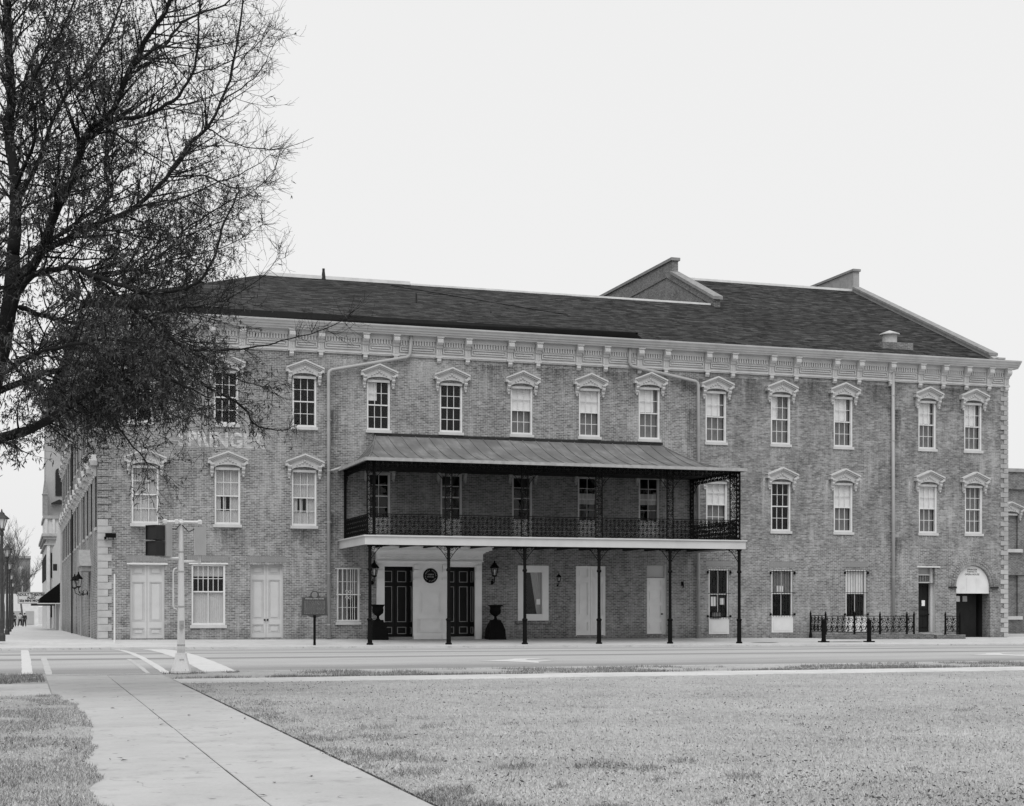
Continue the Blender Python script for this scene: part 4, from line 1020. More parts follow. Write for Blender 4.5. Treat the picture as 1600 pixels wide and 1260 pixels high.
for xx in (PX[0], PX[-1]):
    addrail(xx, xx, BY+.36, FY-.25, BZ1, RH)
    link('wall_lattice_post', latm, BAL, (xx, FY-.18, BZ1), math.pi/2)
# valance of lacework below the canopy eave, with quarter-round corners in each bay
def valance(w):
    mb = MB(); n = max(3, round(w/.21)); tw = w/n
    mb.box(-w/2,w/2,-.02,.02,-.03,0).box(-w/2,w/2,-.015,.015,-.30,-.28)
    for i in range(n): lace(mb, -w/2+i*tw, -.29, tw, .27, .019, 1 if i%2 else -1)
    for s in (-1,1):
        mb.tube([(s*(w/2-.75*t),0,-.30-.62*(1-t)**2) for t in lin(0,1,8)], .017, 4)
        for (a,b,r_) in ((.14,-.42,.10),(.34,-.37,.07),(.12,-.64,.08)): mb.tube([(s*(w/2-q[0]),0,q[2]) for q in spiral(a,b,r_,1.3,1.0)], .014, 4)
    return mb
_vc = {}
def addval(x0,x1,y0,y1):
    w_ = math.hypot(x1-x0,y1-y0); k = round(w_,1)
    if k not in _vc: _vc[k] = valance(w_).mesh('valance', M['iron'])
    link('valance', _vc[k], BAL, ((x0+x1)/2,(y0+y1)/2,CE-.06), math.atan2(y1-y0,x1-x0))
for a, b in zip(PX[:-1], PX[1:]): addval(a+.17, b-.17, BY, BY)
for xx in (PX[0], PX[-1]): addval(xx, xx, BY+.36, FY-.3)
# flared canopy
EL, ER, EY = 14.32, 32.5, 65.05; TL, TR = 16.06, 30.8
def canz(t): return CE + (CT-CE)*(1-t)**1.75
NT = 14
cm = MB(); ts = lin(0,1,NT+1)
rows_ = [(TL+(EL-TL)*t, TR+(ER-TR)*t, FY-.02+(EY-FY)*t, canz(t)) for t in ts]
for (a, b) in zip(rows_[:-1], rows_[1:]):
    cm.quad((a[0],a[2],a[3]),(b[0],b[2],b[3]),(b[1],b[2],b[3]),(a[1],a[2],a[3]))
    cm.quad((a[0],FY-.02,a[3]),(b[0],FY-.02,b[3]),(b[0],b[2],b[3]),(a[0],a[2],a[3]))
    cm.quad((a[1],a[2],a[3]),(b[1],b[2],b[3]),(b[1],FY-.02,b[3]),(a[1],FY-.02,a[3]))
can = ob('canopy', cm, M['canopy'], BAL)
for k in range(27):
    f = (k+.5)/27; pth = []
    xe = EL + (ER-EL)*f
    for t in ts:
        xx = xe; a = TL+(EL-TL)*t; b = TR+(ER-TR)*t
        if xx < a or xx > b: continue
        pth.append((xx, FY-.02+(EY-FY)*t, canz(t)+.012))
    if len(pth) > 1: link('standing_seam', MB().tube(pth, .026, 4).mesh('standing_seam', M['canopy']), can)
for s,(a,b) in enumerate(((TL,EL),(TR,ER))):
    link('hip_seam', MB().tube([(a+(b-a)*t, FY-.02+(EY-FY)*t, canz(t)+.015) for t in ts], .035, 5).mesh('hip_seam', M['canopy']), can)
    for k in range(8):
        yy = FY - (k+.6)*.7; pth = [(a+(b-a)*t, yy, canz(t)+.012) for t in ts if FY-.02+(EY-FY)*t <= yy]
        if len(pth) > 1: link('standing_seam', MB().tube(pth, .022, 4).mesh('standing_seam', M['canopy']), can)
link('eave_gutter', MB().box(EL-.05,ER+.05,EY-.08,EY+.02,CE-.11,CE+.03).box(EL-.07,EL+.03,EY+.02,FY-.03,CE-.11,CE+.03).box(ER-.03,ER+.07,EY+.02,FY-.03,CE-.11,CE+.03).mesh('eave_gutter', M['quoin2']), can)
link('soffit', MB().quad((EL+.05,EY+.03,CE-.09),(ER-.05,EY+.03,CE-.09),(ER-.05,FY-.03,CE-.05),(EL+.05,FY-.03,CE-.05)).mesh('soffit', M['iron2']), can)
link('flashing', MB().box(TL-.05,TR+.05,FY-.03,FY-.005,CT-.08,CT+.14).mesh('flashing', M['iron2']), can)

# ================================================================== URNS
def urn(px, label):
    p = onY(px, 998, FY-.75); z = farz(p.x, p.y)
    t = thing('urn', label, 'urn', (p.x, p.y, z), 'iron urns beside the entrance')
    sub('pedestal', MB().lathe([(.42,0),(.42,.12),(.40,.14),(.39,.45),(.30,.72),(.22,.88),(.22,.93)], n=4).mesh('pedestal', M['iron']), t)
    sub('bowl', MB().lathe([(.13,.93),(.07,1.0),(.06,1.10),(.12,1.15),(.25,1.25),(.27,1.40),(.25,1.52),(.30,1.60),(.38,1.63),(.37,1.655),(.25,1.60),(.05,1.5)], n=20).mesh('bowl', M['iron'], True), t)
    return t
urn(590.5, 'black iron urn on pedestal left of the entrance, half behind a balcony post')
urn(774, 'black iron urn on pedestal right of the entrance, against bare brick')

# ================================================================== LANTERNS
def lantern(x, y, z, label, rot=0, s=1.0, up=False, lit=True):
    t = thing('wall_lantern', label, 'lantern', (x, y, z), 'wall lanterns', rot)
    mb = MB().tube([(0,-.0,-.55),(0,-.18,-.62),(0,-.42,-.50),(0,-.45,-.28)], .022, 6).tube([(q[0],-.22+q[2]*0+q[0]*0,-.42) for q in [(0,0,0),(0.001,0,0)]], .01, 4)
    mb.tube([(0,-.12+.10*math.cos(a), -.48+.10*math.sin(a)) for a in lin(0,5,9)], .014, 4); mb.lathe([(.05,0),(.05,.18)], c=(0,-.01,-.64), n=6)
    if up: mb.tube([(0,0,.55),(0,-.25,.62),(0,-.45,.45),(0,-.45,.36)], .018, 6)
    sub('bracket_arm', mb.mesh('bracket_arm', M['iron']), t)
    cg = MB()
    for k in range(6):
        a = k*math.pi/3; cg.tube([(.11*math.cos(a),-.45+.11*math.sin(a),-.22),(.19*math.cos(a),-.45+.19*math.sin(a),.16)], .014, 4)
    cg.lathe([(.06,-.28),(.13,-.24),(.12,-.20)], c=(0,-.45,0), n=6); sub('cage', cg.mesh('cage', M['iron']), t)
    sub('roof_cap', MB().lathe([(.25,.15),(.23,.19),(.12,.32),(.10,.36),(.05,.40),(.03,.50),(.0,.52)], c=(0,-.45,0), n=6).mesh('roof_cap', M['iron']), t)
    sub('lamp_glass', MB().lathe([(.10,-.21),(.175,.15)], c=(0,-.45,0), n=6).mesh('lamp_glass', M['glass']), t)
    sub('burner', MB().lathe([(.02,-.2),(.03,-.05),(.045,.0),(.03,.07),(.0,.09)], c=(0,-.45,0), n=8).mesh('burner', M['paper']), t)
    t.scale = (s, s, s); return t
p = U(768.5,893); lantern(p.x, FY, p.z, 'large black bracket lantern on the brick right of the entrance', s=1.0)
p = U(581.5,893); lantern(p.x, FY, p.z, 'large black bracket lantern left of the entrance, near the first post', s=1.0)
p = U(870.5,905); lantern(p.x, FY, p.z, 'small black lantern between the tied-curtain window and a double door', s=.58, up=True)
p = U(1066,915); tag(ob('wall_hook', MB().tube([(p.x,FY+.02,p.z+.1),(p.x,FY-.10,p.z+.14),(p.x,FY-.14,p.z),(p.x,FY-.08,p.z-.12)], .03, 6).box(p.x-.06,p.x+.06,FY-.03,FY+.01,p.z-.02,p.z+.2), M['iron']), 'small dark iron hook on brick right of the single white door', 'hook')
lantern(LX, 82.4, 2.75, 'nearer bracket lantern beside the side-street doorway', rot=-math.pi/2, s=1.05)
lantern(LX, 88.0, 2.75, 'farther bracket lantern beside the side-street doorway', rot=-math.pi/2, s=1.05)

# floodlight at the corner
p = U(172,837.5); fl_ = thing('floodlight', 'small dark floodlight bracketed to the white corner quoins', 'floodlight', (p.x, FY-.05, p.z))
sub('housing', MB().box(-.22,.24,-.32,-.10,-.09,.10).mesh('housing', M['iron']), fl_); sub('bracket_arm', MB().box(-.26,-.18,-.2,.02,-.16,-.05).box(.10,.14,-.2,-.16,-.18,-.09).mesh('bracket_arm', M['iron']), fl_)
# slim pale pole on the far pavement
p = onZ(179,1001,-.05); pb = onY(179,1000,68.5)
tag(ob('pole', MB().lathe([(.045,0),(.04,.05),(.035,2.0),(.035,2.95),(.0,2.97)], c=(pb.x,68.5,farz(pb.x,68.5)), n=8), M['sigmetal']), 'slim pale pole standing by the quoined corner of the pavement', 'pole')

# ================================================================== HISTORICAL MARKER
mp_ = onY(491.5,1008,65.3); mz = farz(mp_.x,65.3)
MK = thing('historical_marker', 'dark cast historical marker on a post in front of the left downspout', 'sign', (mp_.x,65.3,mz), rot=-R(8))
sub('post', MB().lathe([(.055,0),(.055,1.18),(.07,1.2),(.07,1.3)], n=10).mesh('post', M['iron']), MK)
def marker_outline(k=0.0):
    pts = [(-.57+k,1.27+k),(-.30,1.27+k),(-.12,1.19+k),(.12,1.19+k),(.30,1.27+k),(.57-k,1.27+k),(.53-k,2.08-k),(.27-k*.5,2.08-k)]
    pts += [(.19*math.cos(a)*(1-k*2), 2.17+.17*math.sin(a)*(1-k*2)) for a in lin(R(-10),R(190),11)]
    return pts + [(-.27+k*.5,2.08-k),(-.53+k,2.08-k)]
pl = sub('plate', MB().prism(marker_outline(), 'y', -.03, .03).mesh('plate', M['marker']), MK)
sub('field', MB().prism(marker_outline(.045), 'y', -.034, -.028).mesh('field', M['markerlt']), MK)
sl = MB().lathe([(.13,0),(.12,.015),(.0,.02)], n=16); sl.v = [(v[0],-.034-v[2],v[1]+2.17) for v in sl.v]; sub('seal', sl.mesh('seal', M['marktext']), MK)
sub('title_letters', text_mesh('SPRINGER OPERA HOUSE', .072, .006, M['doorline'], .001), MK, (0,-.037,2.00))
lines = MB(); lr = random.Random(5)
for j in range(11):
    xx = -.45
    while xx < .42:
        w_ = lr.uniform(.03,.11); lines.box(xx, min(.45,xx+w_), -.040, -.034, 1.90-j*.053-.012, 1.90-j*.053+.012); xx += w_+.02
sub('text_lines', lines.mesh('text_lines', M['marktext']), MK)

# ================================================================== TRAFFIC SIGNAL
tp = onY(283,1050,35.6)
TS = thing('traffic_signal', 'pale pedestrian signal post with flared base at the near kerb', 'traffic signal', (tp.x,35.6,0))
sub('pole', MB().lathe([(.094,.42),(.088,.6),(.074,1.6),(.056,3.2),(.053,3.40),(.065,3.42),(.065,3.47)], n=14).mesh('pole', M['sigmetal'], True), TS)
sub('base', MB().lathe([(.23,.0),(.23,.05),(.15,.32),(.125,.44),(.13,.45),(.115,.46)], n=8).mesh('base', M['sigmetal']), TS)
sub('base_door', MB().box(-.05,.05,-.155,-.12,.30,.32).mesh('base_door', M['siggrey']), TS)
ar_ = MB(); ar2 = MB(); ar3 = MB()
ar_.tube([(-.36,0,3.45),(.42,0,3.45)], .035, 8).tube([(-.36,0,3.45),(-.36,0,3.32)], .03, 8); ar2.tube([(-.36,0,2.62),(-.02,0,2.62)], .035, 8); ar3.tube([(.02,0,2.55),(.42,0,2.55)], .03, 8).tube([(.42,0,2.5),(.42,0,2.9)], .03, 8)
for (xx,zz) in ((.42,3.45),(-.36,3.45),(0,3.45),(-.1,3.45)): ar_.lathe([(.03,-.06),(.055,-.04),(.055,.04),(.03,.06)], c=(xx,0,zz), n=8)
for q_ in (ar_, ar2, ar3): sub('mounting_arm', q_.mesh('mounting_arm', M['sigmetal']), TS)
def ped_head(x, rot, dark):
    h = MB().box(-.21,.21,-.02,.16,-.36,.36); o = sub('signal_head', h.mesh('signal_head', M['siggrey']), TS, (x,0,3.02), (0,0,rot))
    for s in (-1,1):
        v = MB(); zc_ = s*.18; a=.165
        v.box(-a,a,-.30,-.02,zc_+a-.012,zc_+a).box(-a,a,-.30,-.02,zc_-a,zc_-a+.012).box(-a,-a+.012,-.30,-.02,zc_-a+.012,zc_+a-.012).box(a-.012,a,-.30,-.02,zc_-a+.012,zc_+a-.012)
        v.box(-a+.012,a-.012,-.27,-.26,zc_-a+.012,zc_+a-.012)
        sub('visor', v.mesh('visor', M['blackplastic']), o); sub('lens', MB().box(-a+.02,a-.02,-.05,-.022,zc_-a+.02,zc_+a-.02).mesh('lens', M['dark']), o)
    return o
ped_head(-.46, -R(52), True); sub('junction_box', MB().box(-.46,-.34,-.06,.14,2.64,3.38).mesh('junction_box', M['siggrey']), TS, (0,0.12,0))
hd_ = ped_head(.42, R(180), False); hd_.scale = (.62, 1, .9)
for zz in (.62,1.5,2.3,2.75): sub('pipe_band', MB().lathe([(.093-.012*zz,zz),(.10-.012*zz,zz+.005),(.10-.012*zz,zz+.035),(.093-.012*zz,zz+.04)], n=14).mesh('pipe_band', M['siggrey']), TS)
sub('push_button', MB().box(-.05,.05,-.17,-.07,1.02,1.20).lathe([(.02,1.1),(.02,1.12)], c=(0,-.18,0), n=6).mesh('push_button', M['siggrey']), TS)
for a_ in range(4): sub('anchor_bolt', MB().lathe([(.018,.05),(.018,.085),(.01,.09)], c=(.19*math.cos(a_*1.571+.39),.19*math.sin(a_*1.571+.39),0), n=6).mesh('anchor_bolt', M['iron2']), TS)
sub('cable', MB().tube([(-.02,-.06,3.40),(-.12,-.08,3.28),(-.26,-.05,3.30),(-.36,-.02,3.34)], .012, 5).mesh('cable', M['iron2']), TS)
sub('cable', MB().tube([(.02,-.06,3.38),(.16,-.08,3.22),(.30,-.05,3.30),(.40,-.0,3.36)], .012, 5).mesh('cable', M['iron2']), TS)
h_ = MB().tube([(-.16,-.02,2.38),(-.18,-.03,2.30),(-.18,-.03,1.55),(-.16,-.02,1.48),(-.10,0,1.46)], .018, 6).tube([(-.16,-.02,2.38),(-.09,0,2.40)], .018, 6); sub('conduit', h_.mesh('conduit', M['sigmetal']), TS)

# ================================================================== IRON FENCE ON A BRICK PLINTH, BOLLARDS
def fence_panel(w, h):
    mb = MB(); n = max(1, round(w/.34)); tw = w/n
    mb.box(-w/2,w/2,-.018,.018,h-.03,h).box(-w/2,w/2,-.018,.018,0,.03)
    for i in range(n): lace(mb, -w/2+i*tw, .03, tw, h-.06, .017, 1)
    for i in range(n+1): mb.box(-w/2+i*tw-.01,-w/2+i*tw+.01,-.012,.012,0,h)
    return mb
def fence(label, pts, zt_off, plinth):
    a = pts[0]; t = thing('iron_fence', label, 'fence', (a[0],a[1],farz(a[0],min(a[1],71))))
    for p in pts:
        z = farz(p[0],p[1]); link('fence_post', MB().lathe([(.09,0),(.09,.10),(.05,.32),(.045,1.22),(.06,1.24),(.02,1.40),(.0,1.46)], n=8).mesh('fence_post', M['iron']), t, (p[0],p[1],z))
    for a, b in zip(pts[:-1], pts[1:]):
        w_ = math.hypot(b[0]-a[0], b[1]-a[1])-.1; cx_, cy_ = (a[0]+b[0])/2,(a[1]+b[1])/2
        o = link('fence_panel', fence_panel(w_, .84).mesh('fence_panel', M['iron']), t, (cx_,cy_,farz(cx_,cy_)+.36), math.atan2(b[1]-a[1], b[0]-a[0]))
    for q in plinth: link('brick_plinth', MB().box(*q).mesh('brick_plinth', M['brickn']), t)
    return t
FYF = 69.3
fx_ = [onY(p,995,FYF).x for p in (1290,1335,1375,1417,1425.5)]
f0 = onY(1267,995,FYF+1.3).x
fence('long black iron fence below the guarded windows, beside the dark door', [(fx_[0],FY-.15),(fx_[0],FYF)]+[(x_,FYF) for x_ in fx_[1:4]]+[(fx_[4]+.1,FYF)],0,
      [(fx_[0]-.1,fx_[4]+1.2,FYF-.15,FYF+.15,-.6,farz(45,FYF)+.26)])
f2a, f2b = onY(1477,993,FYF).x, onY(1500,993,FYF).x
fence('short black iron fence between the dark door and the arched passage', [(f2a,FYF),(f2b,FYF)], 0, [(f2a-.6,f2b+.25,FYF-.14,FYF+.16,-.6,farz(47,FYF)+.22)])
for px,lab in ((1287,'left black iron bollard in front of the long fence'),(1358,'right black iron bollard in front of the long fence')):
    q = onY(px,1003,66.2); z = farz(q.x,66.2)
    b = thing('bollard', lab, 'bollard', (q.x,66.2,z), 'bollards before the fence')
    sub('shaft', MB().lathe([(.12,.06),(.12,.12),(.105,.15),(.105,.95),(.12,.98),(.12,1.05),(.06,1.12),(.0,1.13)], n=10).mesh('shaft', M['iron']), b)
    sub('foot_plate', MB().box(-.22,.22,-.18,.18,0,.06).mesh('foot_plate', M['iron']), b)
for (px,py,rx,ry) in ((1320,1002.5,1.05,.22),(1195,1003.5,.75,.16)):
    q = onY(px,py,66.4 if px>1300 else 65.9); o = ob('pavement_patch', MB().add([(q.x+rx*math.cos(a),q.y+ry*math.sin(a)*1.2,farz(q.x,q.y+ry*math.sin(a))+.012) for a in lin(0,2*math.pi,17)[:-1]],[tuple(range(16))]), M['dark'], pave)

# ================================================================== NEIGHBOUR ON THE RIGHT
NB = thing('brick_building', 'lower dark brick building set back beyond the right corner', 'building', (53,82,-.2))
nz = onY(1590,738,82).z; nops=[]
nxx = onY(1583,800,82).x
for (yt,yb) in ((803,858),(899,963)):
    nops.append((nxx-1.0,nxx+.35,onY(1583,yb,82).z,onY(1583,yt,82).z))
nw = MB()
for (a,b,c,d) in wall_cells(52.5,80,-1.0,nz,nops): nw.quad((a,82,c),(b,82,c),(b,82,d),(a,82,d))
for (a,b,c,d) in nops: nw.box(a-.01,b+.01,82.16,82.2,c-.01,d+.01).quad((b,82,c),(b,82.2,c),(b,82.2,d),(b,82,d)).quad((a,82,d),(b,82,d),(b,82.2,d),(a,82.2,d))
nw.quad((52.5,82,-1),(52.5,82,nz),(52.5,98,nz),(52.5,98,-1)).quad((52.5,82,nz),(80,82,nz),(80,98,nz),(52.5,98,nz)).quad((80,82,-1),(80,98,-1),(80,98,nz),(80,82,nz))
ob('wall', nw, M['brickn'], NB)
ob('coping', MB().box(52.4,80.1,81.88,82.3,nz,nz+.22), M['coping'], NB)
ob('corbel_band', MB().box(52.4,80.1,81.86,82.01,nz-1.1,nz-.85).box(52.4,80.1,81.92,82.01,nz-.85,nz-.6), M['brickn'], NB)
for (a,b,c,d) in nops:
    ob('sill', MB().box(a-.2,b+.25,81.84,82.1,c-.22,c-.004), M['trim'], NB)
o = hood((0,0,0)); o.parent = NB; o.location = Vector((nxx-.32,82-.003,nops[0][3]+.75))-ORG[NB.name]; o.name='window_hood'
ob('label_mould', MB().box(nops[1][0]-.3,nops[1][1]+.6,81.9,82.02,nops[1][3]+.02,nops[1][3]+.9), M['brickn'], NB)
# ================================================================== SIDE STREET
sz = lambda Y: -.009*(Y-FY)
def lamp(Y, label):
    t = thing('street_lamp', label, 'street lamp', (-.7, Y, sz(Y)), 'street lamps along the side street')
    if not _lc:
        _lc['post'] = MB().lathe([(.15,0),(.15,.25),(.10,.35),(.09,.9),(.075,1.0),(.07,2.4),(.055,4.45),(.09,4.5),(.09,4.6),(.06,4.7)], n=10).mesh('post', M['lampiron'])
        cg = MB()
        for k in range(6):
            a = k*math.pi/3; cg.tube([(.10*math.cos(a),.10*math.sin(a),4.75),(.23*math.cos(a),.23*math.sin(a),5.18)], .018, 4)
        cg.lathe([(.12,4.68),(.13,4.76),(.09,4.78)], n=6)
        _lc['cage'] = cg.mesh('lantern_cage', M['lampiron']); _lc['glass'] = MB().lathe([(.09,4.77),(.215,5.17)], n=6).mesh('lamp_glass', M['shade'])
        _lc['cap'] = MB().lathe([(.32,5.17),(.30,5.22),(.13,5.36),(.11,5.42),(.04,5.48),(.02,5.58),(.0,5.6)], n=6).mesh('roof_cap', M['lampiron'])
    sub('post', _lc['post'], t); sub('lantern_cage', _lc['cage'], t); sub('lamp_glass', _lc['glass'], t); sub('roof_cap', _lc['cap'], t)
_lc = {}
for Y, lab in ((68.2,'nearest dark lantern street lamp, at the left edge'),(98.5,'second dark lantern street lamp along the side street'),(123,'third dark lantern street lamp along the side street'),(154,'fourth dark lantern street lamp along the side street'),(188,'farthest dark lantern street lamp along the side street')): lamp(Y, lab)

# white shopfront with a black awning
SF = thing('shopfront', 'white-walled shopfront with black shed awning next to the opera house', 'shop', (LX,133.2,sz(133.2)))
pts = [(133.1,-2),(133.1,9.3),(137,9.0),(142,8.2),(148,7.6),(152,7.4),(166,7.4),(166,-2)]
ob('wall', MB().prism(pts, 'x', LX-.12, LX+20), M['trim'], SF)
ob('awning', MB().add([(LX-.12,134,3.45),(LX-.12,146,3.35),(LX-1.75,134,2.15),(LX-1.75,146,2.05),(LX-1.75,134,1.85),(LX-1.75,146,1.75),(LX-.12,134,1.85),(LX-.12,146,1.75)],[(0,2,3,1),(2,4,5,3),(0,6,4,2),(1,3,5,7)]), M['iron'], SF)
ob('awning_valance', MB().box(LX-1.82,LX-.12,133.9,146.1,1.66,1.74), M['paint'], SF)
for k in range(7):
    yy=134.3+k*2.3; ob('shop_pier', MB().box(LX-.2,LX-.11,yy,yy+.45,-2,1.7), M['trim'], SF); ob('shop_window', MB().box(LX-.135,LX-.115,yy+.55,yy+2.1,-.4,1.5), M['dark'], SF)
ob('wall_sign', MB().box(LX-.55,LX-.2,141,141.2,4.6,5.2), M['iron2'], SF)
ob('flat_canopy', MB().box(LX-2.3,LX,150,160,1.5,1.7), M['iron2'], SF)
# theatre marquee
mp0 = cz(49,932,150)
MQ = thing('theatre_marquee', 'pale letter-board theatre marquee hanging over the side pavement', 'sign', (mp0.x, mp0.y, sz(mp0.y)+2.6))
sub('board', MB().box(-1.2,1.2,-.2,.2,-.05,.95).mesh('board', M['paint']), MQ); sub('frame', MB().box(-1.28,1.28,-.24,.24,-.12,-.05).box(-1.28,1.28,-.24,.24,.95,1.03).box(-1.28,-1.2,-.24,.24,-.05,.95).box(1.2,1.28,-.24,.24,-.05,.95).mesh('frame', M['siggrey']), MQ)
for j,s in enumerate(('ADULT THEATRE','ALSO','25¢ MINI MOVIES')):
    sub('letters', text_mesh(s,.33 if j<2 else .30,.01,M['ink'],.014), MQ, (0,-.21,.75-.29*j))
sub('hanger', MB().box(1.1,1.6,-.1,.1,.2,.5).box(-.9,-.8,-.05,.05,1.03,1.6).mesh('hanger', M['siggrey']), MQ)
# pale older block with bracketed cornice
PB = thing('pale_building', 'pale two-storey corner block with heavy cornice beyond the shopfront', 'building', (2.7,172,sz(172)))
ob('wall', MB().box(2.7,24,166.2,195,-2.5,8.4), M['trim'], PB)
ob('cornice', MB().box(2.4,24,165.8,195.4,8.4,8.7).box(2.25,24,165.6,195.7,8.7,9.0).box(2.45,24,165.9,195,7.8,7.95), M['quoin2'], PB)
for k in range(3):
    ob('pilaster', MB().box(2.75+k*1.1,3.05+k*1.1,166.0,166.25,-2.5,7.8), M['paint'], PB)
    for zz in (.3,4.4): ob('window', MB().box(3.12+k*1.1,3.72+k*1.1,166.12,166.22,zz,zz+2.6), M['dark'], PB)
for k in range(8): ob('side_window', MB().box(2.62,2.72,168+k*3.3,169.4+k*3.3,4.2,6.9), M['dark'], PB)
# stone church tower
CT_ = thing('church_tower', 'tall pale stone tower with arched belfry opening rising behind the shops', 'tower', (3.2,205,sz(205)))
ob('lower_stage', MB().box(3.1,16,204,222,-3,12.6), M['pale'], CT_)
ob('string_course', MB().box(2.9,16.2,203.7,222,12.6,13.0).box(2.95,16.2,203.75,222,9.6,9.9), M['coping'], CT_)
for k in range(4): ob('buttress', MB().box(3.15+k*.9,3.45+k*.9,203.75,204,9.9,12.6), M['trim'], CT_)
ob('shaft', MB().box(3.3,14.5,205,221,13,27), M['farwall'], CT_)
ob('roof', MB().add([(2.9,204.6,27),(14.9,204.6,27),(14.9,221.4,27),(2.9,221.4,27),(8.9,213,44)],[(0,1,4),(1,2,4),(2,3,4),(3,0,4)]), M['roof'], CT_)
ob('roof_eave', MB().box(2.8,15,204.5,221.5,26.4,27), M['coping'], CT_)
aw = [(4.55,14.9+3.0),(4.55,17.6)]
arch_ = [(4.85-.42*math.cos(a),18.6+.55*math.sin(a)) for a in lin(0,math.pi,9)]
ob('belfry_opening', MB().prism([(4.43,15.6)]+arch_+[(5.27,15.6)], 'y', 204.9, 205.05), M['dark'], CT_)
ob('belfry_opening', MB().prism([(4.43+4,15.6)]+[(a+4,b) for a,b in arch_]+[(5.27+4,15.6)], 'y', 204.9, 205.05), M['dark'], CT_)
ob('pinnacle', MB().lathe([(.32,0),(.32,2.6),(.40,2.7),(.30,2.8),(.02,5.2)], c=(3.15,204.4,13), n=4), M['quoin3'], CT_)
ob('dormer_roof', MB().prism([(3.9,14.6),(4.9,15.1),(5.3,14.9),(5.3,14.5)], 'y', 203.9, 205), M['iron2'], CT_)
# far darker block closing the street
FB = thing('far_building', 'hazy grey block closing the view at the street end', 'building', (-2,330,-2.3))
ob('wall', MB().box(-6.5,2.2,330,350,-4,11.2), M['quoin3'], FB); ob('cornice', MB().box(-6.7,2.3,329.6,350,11.2,11.7), M['coping'], FB)
for k in range(4):
    for zz in (1,4.2,7.6): ob('window', MB().box(-5.6+k*1.9,-4.7+k*1.9,329.9,330.02,zz,zz+1.9), M['siggrey'], FB)
FB2 = thing('far_shop_row', 'low pale far building at the street end below the marquee', 'building', (6,262,-1.7))
ob('wall', MB().box(-8,3.0,262,275,-4,3.4), M['paint'], FB2)
for k in range(5): ob('shop_window', MB().box(-6.6+k*1.9,-5.3+k*1.9,261.9,262.02,-1.6,.6), M['siggrey'], FB2)

# bare trees far down the street
def bare_tree(X, Y, H, label, seed):
    rr = random.Random(seed); z0 = sz(Y); t = thing('bare_tree', label, 'tree', (X,Y,z0), 'bare trees down the side street')
    tk = MB(); tw_ = MB()
    top = (rr.uniform(-.3,.3),rr.uniform(-.3,.3),H*.4)
    tk.tube([(0,0,-.1),(.05,0,H*.2),top],[.22,.17,.13],7); 
    def br(p, d, L, r_, lv):
        pts=[Vector(p)]; d=Vector(d).normalized()
        for k in range(4):
            d=(d+Vector((rr.uniform(-.25,.25),rr.uniform(-.25,.25),.10))).normalized(); pts.append(pts[-1]+d*L/4)
        (tk if lv==0 else tw_).tube(pts,[r_*(1-.17*k) for k in range(5)],4 if lv<2 else 3,False)
        if lv<3:
            for k in range(7 if lv<2 else 5):
                q=pts[rr.randint(1,4)]; br(q,d+Vector((rr.uniform(-1,1),rr.uniform(-1,1),rr.uniform(-.1,.7)))*.9,L*rr.uniform(.4,.65),r_*.5,lv+1)
    for k in range(6):
        a=rr.uniform(0,6.28); br(top,(math.cos(a)*.8,math.sin(a)*.8,rr.uniform(.6,1.3)),H*.36,.09,0)
    sub('trunk', tk.mesh('trunk',M['barebark']), t); sub('crown', tw_.mesh('crown',M['barebark']), t)
bare_tree(-1.6,165,11.5,'nearest bare tree behind the street lamps',1); bare_tree(-1.2,215,11.5,'middle bare tree, in front of the far grey block',2); bare_tree(.4,250,9,'farthest bare tree near the marquee',3)
bare_tree(-1.9,190,12,'tall bare tree between the lamp posts and the far block',6); bare_tree(-.6,285,11,'bare tree against the far grey block',7)
bare_tree(78,110,12,'bare treetop above the low brick building at the right edge',4)

